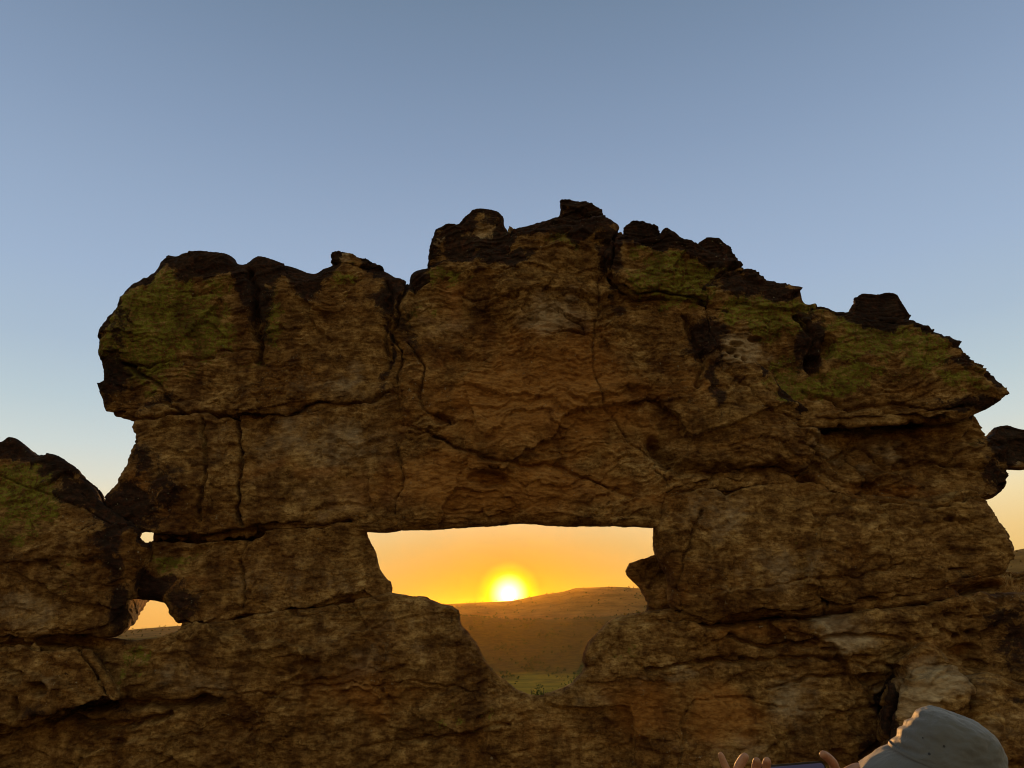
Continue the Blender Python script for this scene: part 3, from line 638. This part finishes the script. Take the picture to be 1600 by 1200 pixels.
aza = rnd.uniform(-36, 38, 900); ra = rnd.uniform(2500, 3620, 900); ha = rnd.uniform(3, 8, 900)
AA = np.concatenate([azr, azp, aza]); RA = np.concatenate([rr_, rp, ra]); HA = np.concatenate([hh, hp, ha])
ZA = land_height(AA, RA)
for a_, r_, h_, z_ in zip(AA, RA, HA, ZA):
    pts.append(leaf_cloud(20, rnd, (r_ * math.sin(math.radians(a_)), r_ * math.cos(math.radians(a_)), z_ + h_ * .5), h_ * .6, h_ * .6, h_ * .5, h_ * .22, .8))
V_ = np.concatenate(pts)
tag(link('woodland', np_mesh('woodland', V_, np.arange(len(V_)).reshape(-1, 4), False), leafm), 'far bushes and trees dotted over the plain and hills', None, None, 'stuff')

hz = bpy.data.materials.new('haze'); hz.use_nodes = True; T = NT(hz.node_tree); T.n.clear()
pv = T.new('ShaderNodeVolumePrincipled', {'Color': (1.0, .60, .05, 1), 'Density': 1.25e-5, 'Anisotropy': .82})
o_ = T.new('ShaderNodeOutputMaterial'); T.l.new(pv.outputs[0], o_.inputs['Volume'])
zlo = float(Zl.min()) - 1; zhi = float(Zl.max()) + 15
me = bpy.data.meshes.new('haze'); bm = bmesh.new(); bmesh.ops.create_cube(bm, size=1)
for v in bm.verts: v.co = Vector((v.co.x * 19000, v.co.y * 19000, zlo if v.co.z < 0 else zhi))
bm.to_mesh(me); bm.free()
tag(link('haze', me, hz), 'thin evening haze over plain and hills', None, None, 'stuff')

# ---------------------------------------------------------------- the visitor photographing the sunset
def skin_mesh(chains, levels=2, root=0):
    """chains: lists of (x, y, z, radius); equal points are shared"""
    verts = []; rad = []; edges = []; key = {}
    def vid(p):
        k = tuple(round(c, 4) for c in p[:3])
        if k not in key:
            key[k] = len(verts); verts.append(p[:3]); rad.append(p[3] if isinstance(p[3], tuple) else (p[3], p[3]))
        return key[k]
    for ch in chains:
        ids = [vid(p) for p in ch]
        edges += [(a, b) for a, b in zip(ids, ids[1:]) if a != b]
    me = bpy.data.meshes.new('tmp'); me.from_pydata(verts, edges, [])
    o = bpy.data.objects.new('tmp', me); COL.objects.link(o)
    m = o.modifiers.new('skin', 'SKIN'); m.use_smooth_shade = True
    for i, v in enumerate(me.skin_vertices[0].data):
        v.radius = rad[i]; v.use_root = (i == root)
    sb = o.modifiers.new('sub', 'SUBSURF'); sb.levels = levels; sb.render_levels = levels
    dg = bpy.context.evaluated_depsgraph_get(); out = bpy.data.meshes.new_from_object(o.evaluated_get(dg))
    bpy.data.objects.remove(o); return out
def ellipsoid(bm, c, r, rot=None, seg=24):
    mt = Matrix.Translation(c) @ (rot.to_4x4() if rot else Matrix()) @ Matrix.Diagonal((*r, 1))
    bmesh.ops.create_uvsphere(bm, u_segments=seg, v_segments=seg // 2, radius=1, matrix=mt)

base = at(1480, 1190, 1.55)
PX, PY = base.x, base.y
TH = math.radians(46)                                  # she faces left and away from the camera
FWD = Vector((-math.sin(TH), math.cos(TH), 0)); RGT = Vector((math.cos(TH), math.sin(TH), 0)); ZU = Vector((0, 0, 1))
def L_(f, r, z):
    z = z * 1.19 if z <= 1.28 else 1.5232 + (z - 1.28) * 1.1
    v = FWD * f + RGT * r; return (PX + v.x, PY + v.y, z)
person = bpy.data.objects.new('person', None); COL.objects.link(person); person.location = (PX, PY, 0)
tag(person, 'person in a grey sun hat holding up a phone with both hands', 'person')
def pl(o): o.parent = person; o.matrix_parent_inverse = Matrix.Translation((-PX, -PY, 0)); return o

# phone first: the hands close on it
ph_c = at(1243, 1224, 1.74); ph_a = math.radians(14)
PXD = Vector((math.cos(ph_a), math.sin(ph_a), 0)); PN = Vector((math.sin(ph_a), -math.cos(ph_a), 0.16)).normalized(); PUD = PN.cross(PXD) * -1
if PUD.z < 0: PUD = -PUD
def PH(x, z, n=0.0): return ph_c + PXD * x + PUD * z + PN * n
def pp(v, r): return (v.x, v.y, v.z, r)

hl = PH(-.105, -.055, .0); wl = PH(-.125, -.125, .03)      # left hand: palm centre, wrist
hr = PH(.112, -.004, .004); wr = PH(.165, .016, .02)
shl = Vector(L_(-.02, -.165, 1.24)); shr = Vector(L_(-.02, .165, 1.24))
ell = Vector(L_(.20, -.25, 1.02)); elr = PH(.37, -.06, .12)
chains = [
 [(*L_(0, 0, .84), .125), (*L_(0, 0, .95), .115), (*L_(.01, 0, 1.08), .12), (*L_(0, 0, 1.2), .115), (*L_(-.01, 0, 1.28), .062), (*L_(.005, 0, 1.36), .055)],
 [(*L_(0, 0, 1.2), .115), pp(shl, .052), pp(shl.lerp(ell, .5), .044), pp(ell, .036), pp(ell.lerp(wl, .3), .037), pp(ell.lerp(wl, .75), .027), pp(wl, .024)],
 [(*L_(0, 0, 1.2), .115), pp(shr, .052), pp(shr.lerp(elr, .5), .044), pp(elr, .036), pp(elr.lerp(wr, .3), .037), pp(elr.lerp(wr, .75), .028), pp(wr, .024)],
]
for s_ in (-1, 1):
    chains.append([(*L_(0, 0, .84), .125), (*L_(0, .085 * s_, .76), .092), (*L_(.01, .095 * s_, .6), .072), (*L_(.015, .095 * s_, .44), .052), (*L_(-.015, .095 * s_, .30), .053), (*L_(-.01, .095 * s_, .10), .034), (*L_(.0, .1 * s_, .045), .036), (*L_(.10, .12 * s_, .03), .03), (*L_(.15, .13 * s_, .022), .02)])
body = skin_mesh(chains, 2)
bm = bmesh.new(); bm.from_mesh(body)
# hands: palm and five separate fingers each
def hand(palm, wrist, fingers, thumb, pr=.02):
    for fch in fingers + [thumb]:
        hm = skin_mesh([[pp(p, r) for p, r in fch]], 2); bm.from_mesh(hm)
    roots = [f[0][0] for f in fingers]
    for f in fingers + [thumb]:
        mid = f[0][0]
        hm = skin_mesh([[pp(wrist, .021), pp(wrist.lerp(mid, .5), .017), pp(mid, .0115)]], 2); bm.from_mesh(hm)
    hm = skin_mesh([[pp(wrist, .023), pp(palm, .024), pp(palm.lerp(sum(roots, Vector()) / len(roots), .5), .019)]], 2); bm.from_mesh(hm)
def tip(px_, py_, Y): return at(px_, py_, Y)
YL = hl.y
fl_ = [ # little finger raised, ring finger half bent, middle and index closed over the top edge of the phone
 [(PH(-.128, -.040, .0), .0105), (tip(1139, 1210, YL), .0092), (tip(1130, 1190, YL), .0084), (tip(1124, 1174, YL), .0066)],
 [(PH(-.115, -.022, -.004), .0115), (tip(1152, 1202, YL + .004), .0112), (tip(1161, 1186, YL + .002), .0105), (tip(1168, 1177, YL - .004), .0086)],
 [(PH(-.100, -.015, -.012), .0110), (PH(-.088, .010, -.013), .0105), (tip(1182, 1192, PH(-.08, 0).y), .0100), (tip(1183, 1185, PH(-.08, 0).y - .014), .0086)],
 [(PH(-.088, -.012, -.016), .0110), (PH(-.068, .010, -.014), .0105), (tip(1199, 1192, PH(-.06, 0).y), .0100), (tip(1199, 1185, PH(-.06, 0).y - .014), .0086)]]
th_l = [(PH(-.110, -.070, .012), .013), (PH(-.088, -.052, .018), .0105), (PH(-.066, -.034, .015), .009), (PH(-.052, -.022, .012), .0075)]
hand(hl, wl, fl_, th_l)
YR = PH(.07, 0).y
fr_ = [
 [(PH(.104, -.004, -.010), .0115), (tip(1304, 1194, YR + .01), .0112), (tip(1292, 1182, YR), .0105), (tip(1283, 1177, YR - .012), .0086)],
 [(PH(.098, -.010, -.014), .0100), (PH(.080, .012, -.018), .0092), (PH(.062, .020, -.016), .0085), (PH(.050, .010, -.014), .0075)],
 [(PH(.098, -.026, -.016), .0098), (PH(.074, -.012, -.019), .0090), (PH(.052, -.006, -.016), .0082), (PH(.040, -.014, -.014), .0072)],
 [(PH(.102, -.042, -.014), .0090), (PH(.080, -.032, -.019), .0082), (PH(.060, -.026, -.015), .0074), (PH(.048, -.030, -.013), .0066)]]
th_r = [(PH(.118, -.050, .014), .013), (PH(.092, -.040, .019), .0105), (PH(.070, -.026, .016), .009), (PH(.056, -.016, .013), .0075)]
hand(hr, wr, fr_, th_r)
# head
HR = Matrix.Rotation(TH, 3, 'Z') @ Matrix.Rotation(math.radians(14), 3, 'X')
HC = Vector(L_(.0, 0, 1.425)); HC = Vector((HC.x, HC.y, at(1482, 1194, 1.55).z - .06))
def HP(x, y, z): return HC + HR @ Vector((x, y, z))     # x right, y forward, z up
ellipsoid(bm, HP(0, .006, .008), (.070, .082, .082), HR); ellipsoid(bm, HP(0, .022, -.045), (.052, .062, .062), HR); ellipsoid(bm, HP(0, .052, -.083), (.024, .024, .02), HR)
ellipsoid(bm, HP(0, .094, -.022), (.012, .017, .018), HR, 12); ellipsoid(bm, HP(0, .086, .002), (.009, .012, .024), HR, 12); ellipsoid(bm, HP(0, .08, .028), (.045, .013, .010), HR, 12)
ellipsoid(bm, HP(0, .081, -.05), (.022, .010, .006), HR, 12); ellipsoid(bm, HP(0, .079, -.060), (.018, .010, .006), HR, 12)
for s_ in (-1, 1): ellipsoid(bm, HP(.074 * s_, -.012, -.008), (.008, .018, .029), HR, 12); ellipsoid(bm, HP(.036 * s_, .06, -.025), (.02, .018, .02), HR, 12)
me = bpy.data.meshes.new('body'); bm.to_mesh(me); bm.free()
tmp = bpy.data.objects.new('tmp', me); COL.objects.link(tmp)
rm = tmp.modifiers.new('r', 'REMESH'); rm.mode = 'VOXEL'; rm.voxel_size = .0032
sm_ = tmp.modifiers.new('s', 'SMOOTH'); sm_.iterations = 3; sm_.factor = .5
dg = bpy.context.evaluated_depsgraph_get(); me2 = bpy.data.meshes.new_from_object(tmp.evaluated_get(dg)); bpy.data.objects.remove(tmp)
me2.polygons.foreach_set('use_smooth', np.ones(len(me2.polygons), bool))
sk = bpy.data.materials.new('skin'); sk.use_nodes = True; T = NT(sk.node_tree); b = T.n['Principled BSDF']
pos = T.new('ShaderNodeNewGeometry').outputs['Position']
T.l.new(T.ramp(T.noise(pos, 60, 4, .6), [(.35, (.27, .12, .06)), (.65, (.38, .18, .10))]), b.inputs['Base Color'])
b.inputs['Roughness'].default_value = .55; b.inputs['Subsurface Weight'].default_value = .15; b.inputs['Subsurface Radius'].default_value = (.01, .004, .002)
bpn = T.new('ShaderNodeBump', {'Height': T.noise(pos, 260, 5, .7), 'Distance': .002, 'Strength': .5}); T.l.new(bpn.outputs[0], b.inputs['Normal'])
pl(link('body', me2, sk))
# eyes
eyem = simple_mat('eye', (.12, .09, .07), .2, .5)
for s_ in (-1, 1):
    bm = bmesh.new(); ellipsoid(bm, HP(.03 * s_, .076, .006), (.012, .010, .009), HR, 16)
    me = bpy.data.meshes.new('eye'); bm.to_mesh(me); bm.free(); pl(link('eye', me, eyem))
# hair under the hat
bm = bmesh.new(); ellipsoid(bm, HP(0, .0, -.004), (.074, .084, .074), HR); ellipsoid(bm, HP(0, -.050, -.065), (.06, .032, .06), HR)
me = bpy.data.meshes.new('hair'); bm.to_mesh(me); bm.free()
tmp = bpy.data.objects.new('tmp', me); COL.objects.link(tmp); rm = tmp.modifiers.new('r', 'REMESH'); rm.mode = 'VOXEL'; rm.voxel_size = .006
dg = bpy.context.evaluated_depsgraph_get(); me2 = bpy.data.meshes.new_from_object(tmp.evaluated_get(dg)); bpy.data.objects.remove(tmp)
n = len(me2.vertices); P = np.empty(n * 3, np.float32); me2.vertices.foreach_get('co', P); P = P.reshape(-1, 3)
P += np.stack([fbm(P * np.array([60, 60, 8]), 2, 3)] * 3, 1) * .004; me2.vertices.foreach_set('co', P.ravel())
pl(link('hair', me2, simple_mat('hair', (.03, .018, .01), .5, .4)))
# clothes
def cloth_mat(name, c1, c2, scale=500):
    m = bpy.data.materials.new(name); m.use_nodes = True; T = NT(m.node_tree); b = T.n['Principled BSDF']
    pos = T.new('ShaderNodeNewGeometry').outputs['Position']
    T.l.new(T.ramp(T.noise(pos, 9, 6, .65), [(.3, c1), (.7, c2)]), b.inputs['Base Color'])
    b.inputs['Roughness'].default_value = .62; b.inputs['Specular IOR Level'].default_value = .35; b.inputs['Sheen Weight'].default_value = .25
    h = T.math('ADD', T.math('MULTIPLY', T.noise(pos, 14, 4, .6, .6), 6.0), T.noise(pos, scale, 2, .6))
    bn = T.new('ShaderNodeBump', {'Height': h, 'Distance': .0016, 'Strength': .7}); T.l.new(bn.outputs[0], b.inputs['Normal'])
    return m
k = 1.13
sh = [[(*L_(0, 0, .80), .135), (*L_(0, 0, .95), .13), (*L_(.01, 0, 1.08), .134), (*L_(0, 0, 1.2), .126), (*L_(-.01, 0, 1.262), .075)],
      [(*L_(0, 0, 1.2), .126), pp(shl, .066), pp(shl.lerp(ell, .35), .058), pp(shl.lerp(ell, .62), .056)], [(*L_(0, 0, 1.2), .126), pp(shr, .066), pp(shr.lerp(elr, .35), .058), pp(shr.lerp(elr, .62), .056)]]
pl(link('shirt', skin_mesh(sh, 3), cloth_mat('shirt_cloth', (.10, .11, .13), (.16, .17, .19))))
tr = [[(*L_(0, 0, .90), .134), (*L_(0, 0, .84), .14)]]
for s_ in (-1, 1): tr.append([(*L_(0, 0, .84), .14), (*L_(0, .085 * s_, .76), .104), (*L_(.01, .095 * s_, .6), .084), (*L_(.015, .095 * s_, .44), .066), (*L_(-.012, .095 * s_, .28), .066), (*L_(-.01, .095 * s_, .10), .055)])
pl(link('trousers', skin_mesh(tr, 3), cloth_mat('trouser_cloth', (.05, .055, .05), (.09, .09, .08))))
for s_ in (-1, 1):
    pl(link('shoe', skin_mesh([[(*L_(-.035, .1 * s_, .045), .045), (*L_(.05, .11 * s_, .042), .044), (*L_(.13, .125 * s_, .035), .040), (*L_(.175, .13 * s_, .03), .028)]], 2), simple_mat('shoe_leather', (.06, .04, .03), .7)))
#==HAT==
# sun hat: crown and brim turned as one soft surface, then creased
hat_c = at(1482, 1194, 1.55)
HT = Matrix.Rotation(math.radians(62), 3, 'Z') @ Matrix.Rotation(math.radians(19), 3, 'X')   # tipped back
prof = [(0, .101), (.02, .1005), (.040, .098), (.055, .0935), (.067, .087), (.076, .078), (.083, .067), (.089, .052), (.095, .035), (.099, .018), (.102, .006), (.104, -.002), (.106, -.006), (.115, -.016), (.128, -.034), (.142, -.055), (.150, -.067), (.152, -.070)]
prof = [(a * .89, b * .90) for a, b in prof]
NS = 160; vs = []; fs = []
ps = []
for (r0, z0), (r1, z1) in zip(prof, prof[1:]):
    for t in (0, .25, .5, .75): ps.append((r0 + (r1 - r0) * t, z0 + (z1 - z0) * t))
ps.append(prof[-1])
for (r, z) in ps:
    for a_ in range(NS):
        t = 2 * math.pi * a_ / NS
        x = math.cos(t) * r * .93; y = math.sin(t) * r * 1.08
        if r > .0945: z_ = z - (.012 * math.cos(2 * t)) * (r - .0945) / .06
        else: z_ = z
        z_ += .010 * max(0, y / .1) * (1 if z > .05 else z / .05 if z > 0 else 0)
        vs.append((x, y, z_))
for i_ in range(len(ps) - 1):
    for a_ in range(NS): fs.append((i_ * NS + a_, (i_ + 1) * NS + a_, (i_ + 1) * NS + (a_ + 1) % NS, i_ * NS + (a_ + 1) % NS))
V_ = np.array(vs, np.float32)
nn = V_ / np.maximum(np.linalg.norm(V_, axis=1), 1e-3)[:, None]
wr_ = fbm(V_ * np.array([16, 16, 34]), 4, 3, .55, 'b') * .0028 + fbm(V_ * 11, 3, 8) * .006
dent = np.exp(-((V_[:, 0] + .02) ** 2 / .0016 + (V_[:, 1] - .088) ** 2 / .0009 + (V_[:, 2] - .07) ** 2 / .0006)) * -.010
fold = np.sin(V_[:, 2] * 260 + V_[:, 0] * 60) * .0022 * np.clip(V_[:, 1] / .09, 0, 1) ** 2 * (V_[:, 2] > 0)
V_ = V_ + nn * (wr_ + dent + fold)[:, None]
hv = (np.array(HT) @ V_.T).T + np.array(hat_c)
hme = np_mesh('sun_hat', hv, np.array(fs)); 
hatm = cloth_mat('hat_cotton', (.070, .070, .072), (.095, .094, .092), 700)
hat = pl(link('sun_hat', hme, hatm)); hat.modifiers.new('thick', 'SOLIDIFY').thickness = .0022
# stitched rings on brim and crown seam, ventilation eyelets
def hp(x, y, z): return Vector(hat_c) + HT @ Vector((x, y, z))
bm = bmesh.new()
for rr2, zz2, off in ((.0921, -.0005, .0015),):
    for a_ in range(NS):
        t0 = 2 * math.pi * a_ / NS; t1 = 2 * math.pi * (a_ + 1) / NS
        q_ = [hp(math.cos(t) * (rr2 + o1) * .93, math.sin(t) * (rr2 + o1) * 1.08, zz2 + dz) for t, o1, dz in ((t0, .0035, -.002), (t1, .0035, -.002), (t1, .0028, .003), (t0, .0028, .003))]
        bm.faces.new([bm.verts.new(v) for v in q_])
bmesh.ops.remove_doubles(bm, verts=bm.verts, dist=.0002)
me = bpy.data.meshes.new('seam'); bm.to_mesh(me); bm.free(); o_ = link('seam', me, hatm); o_.parent = hat; o_.modifiers.new('t', 'SOLIDIFY').thickness = .0015
o_.matrix_parent_inverse = Matrix.Identity(4)

# the phone she holds: case, glass screen, camera lenses on the far side
def rbox(name, cx, cz, cn, w, h, t, rad, m, parent=None):
    bm = bmesh.new(); pts = []
    for qx, qz, a0 in ((1, 1, 0), (-1, 1, 90), (-1, -1, 180), (1, -1, 270)):
        for k_ in range(7):
            a = math.radians(a0 + k_ * 15); pts.append((cx + qx * (w / 2 - rad) + math.cos(a) * rad, cz + qz * (h / 2 - rad) + math.sin(a) * rad))
    lo_ = [bm.verts.new(PH(x, z, cn - t / 2)) for x, z in pts]; hi_v = [bm.verts.new(PH(x, z, cn + t / 2)) for x, z in pts]
    bm.faces.new(lo_); bm.faces.new(hi_v[::-1])
    for i_ in range(len(pts)): j_ = (i_ + 1) % len(pts); bm.faces.new((lo_[i_], hi_v[i_], hi_v[j_], lo_[j_]))
    bmesh.ops.recalc_face_normals(bm, faces=bm.faces)
    me = bpy.data.meshes.new(name); bm.to_mesh(me); bm.free()
    return link(name, me, m, parent)
phone = bpy.data.objects.new('phone', None); COL.objects.link(phone)
tag(phone, 'dark phone held sideways in both hands with its screen towards the person', 'phone')
rbox('case', 0, 0, 0, .155, .076, .009, .011, simple_mat('phone_case', (.012, .012, .014), .35, .5), phone)
scm = bpy.data.materials.new('screen'); scm.use_nodes = True; T = NT(scm.node_tree); b = T.n['Principled BSDF']
b.inputs['Base Color'].default_value = (.01, .01, .012, 1); b.inputs['Roughness'].default_value = .1
b.inputs['Emission Color'].default_value = (.32, .28, .5, 1); b.inputs['Emission Strength'].default_value = .09
rbox('screen', 0, 0, .0052, .146, .068, .0014, .008, scm, phone)
for lx, lz in ((-.058, .020), (-.058, -.002)): rbox('lens', lx, lz, -.0062, .017, .017, .004, .0084, simple_mat('lens_glass', (.01, .01, .015), .08, .6), phone)

from mathutils.bvhtree import BVHTree
bm = bmesh.new(); bm.from_mesh(hme); bv = BVHTree.FromBMesh(bm); bm.free()
for ex, ey, er in ((1442, 1153, .0016), (1475, 1166, .0026), (1452, 1178, .0028)):
    hit = bv.ray_cast(Vector((0, 0, CAMZ)), ray(ex, ey).normalized())
    if hit[0]:
        bm = bmesh.new(); mt = Matrix.Translation(hit[0]) @ hit[1].to_track_quat('Z', 'Y').to_matrix().to_4x4()
        bmesh.ops.create_cone(bm, segments=14, radius1=er, radius2=er * .8, depth=.0018, cap_ends=True, matrix=mt)
        me = bpy.data.meshes.new('eyelet'); bm.to_mesh(me); bm.free(); o_ = link('eyelet', me, simple_mat('eyelet', (.015, .015, .018), .5)); o_.parent = hat

# ---------------------------------------------------------------- plants
def plant_mesh(n, h, spread, blade, rnd, droop=.3, seg=5):
    V_ = []; Q_ = []
    for _ in range(n):
        a = rnd.uniform(0, 2 * math.pi); out = rnd.uniform(.1, 1) * spread; hh_ = h * rnd.uniform(.5, 1); w = blade * rnd.uniform(.6, 1.2)
        b0 = np.array([rnd.normal(0, spread * .15), rnd.normal(0, spread * .15), 0]); dr = np.array([math.cos(a), math.sin(a), 0]); sd = np.array([-dr[1], dr[0], 0])
        st_ = len(V_)
        for i_ in range(seg + 1):
            t = i_ / seg; p = b0 + dr * out * t ** 1.6 + np.array([0, 0, hh_ * (t - droop * t ** 3)])
            ww = w * (1 - t) ** .7 + .0004
            V_ += [p - sd * ww, p + sd * ww]
        for i_ in range(seg): Q_.append((st_ + 2 * i_, st_ + 2 * i_ + 1, st_ + 2 * i_ + 3, st_ + 2 * i_ + 2))
    return np.array(V_), np.array(Q_)
rnd = np.random.default_rng(11)
def leafmat(name, c, tr=.35):
    m = bpy.data.materials.new(name); m.use_nodes = True; T = NT(m.node_tree); T.n.clear()
    d = T.new('ShaderNodeBsdfDiffuse', {0: (*c, 1)}); t = T.new('ShaderNodeBsdfTranslucent', {0: (*c, 1)})
    mx = T.new('ShaderNodeMixShader', {0: tr, 1: d.outputs[0], 2: t.outputs[0]}); T.new('ShaderNodeOutputMaterial', {0: mx.outputs[0]}); return m
dryg = leafmat('dry_grass', (.42, .26, .09), .5); greeng = leafmat('shrub_leaf', (.06, .07, .02))
twig = simple_mat('twig', (.06, .04, .025), .9)
def grass_tuft(px_, py_, Y, h, n, label):
    c = at(px_, py_, Y); V_, Q_ = plant_mesh(n, h, h * .5, .006, rnd)
    o = link('grass_tuft', np_mesh('grass_tuft', V_, Q_, False), dryg); o.location = c
    tag(o, label, 'grass', 'grass tufts and plants on the rocks'); return o
grass_tuft(1578, 916, 12.2, .30, 60, 'orange sunlit grass tuft on the dark rock at the right edge')
grass_tuft(1592, 928, 12.1, .22, 40, 'smaller sunlit grass tuft just below and right of the orange one')
def shrub(px_, py_, Y, zb, h, n, size, label, mat=None, g='shrubs behind the rock window'):
    c = at(px_, py_, Y); r_ = bpy.data.objects.new('shrub', None); COL.objects.link(r_); r_.location = (c.x, c.y, zb)
    tag(r_, label, 'shrub', g)
    V_ = leaf_cloud(n, rnd, (0, 0, h * .62), h * .36, h * .36, h * .42, size, .5)
    link('foliage', np_mesh('foliage', V_, np.arange(len(V_)).reshape(-1, 4), False), mat or greeng, r_)
    bm = bmesh.new()
    for _ in range(9):
        a = rnd.uniform(0, 6.28); e = Vector((math.cos(a) * h * .25 * rnd.uniform(.3, 1), math.sin(a) * h * .25 * rnd.uniform(.3, 1), h * rnd.uniform(.5, .95)))
        b0 = Vector((0, 0, -.05)); d = e - b0; q_ = d.to_track_quat('Z', 'Y')
        bmesh.ops.create_cone(bm, segments=6, radius1=.03 * h, radius2=.006 * h, depth=d.length, matrix=Matrix.Translation((b0 + e) / 2) @ q_.to_matrix().to_4x4())
    me = bpy.data.meshes.new('stem'); bm.to_mesh(me); bm.free(); link('stem', me, twig, r_)
    return r_
def gz(px_, Y):
    d = ray(px_, 1000); a = math.degrees(math.atan2(d.x, d.y)); return float(land_height(np.array([a]), np.array([math.hypot(Y, d.x / d.y * Y)]))[0])
for px_, top, Y, lab in ((838, 1072, 15.5, 'small dark bush standing in the bottom of the window notch'), (905, 1040, 15.0, 'thin leafy bush at the right side of the window notch'),
                         (775, 1058, 19, 'dark bush low at the left side of the window notch'), (800, 1074, 17, 'broad low bush just left of the small dark bush in the notch')):
    zb = gz(px_, Y); zt = at(px_, top, Y).z
    shrub(px_, 1000, Y, zb, max(.5, zt - zb), 900, .022 * max(1, (zt - zb) / 1.2), lab)
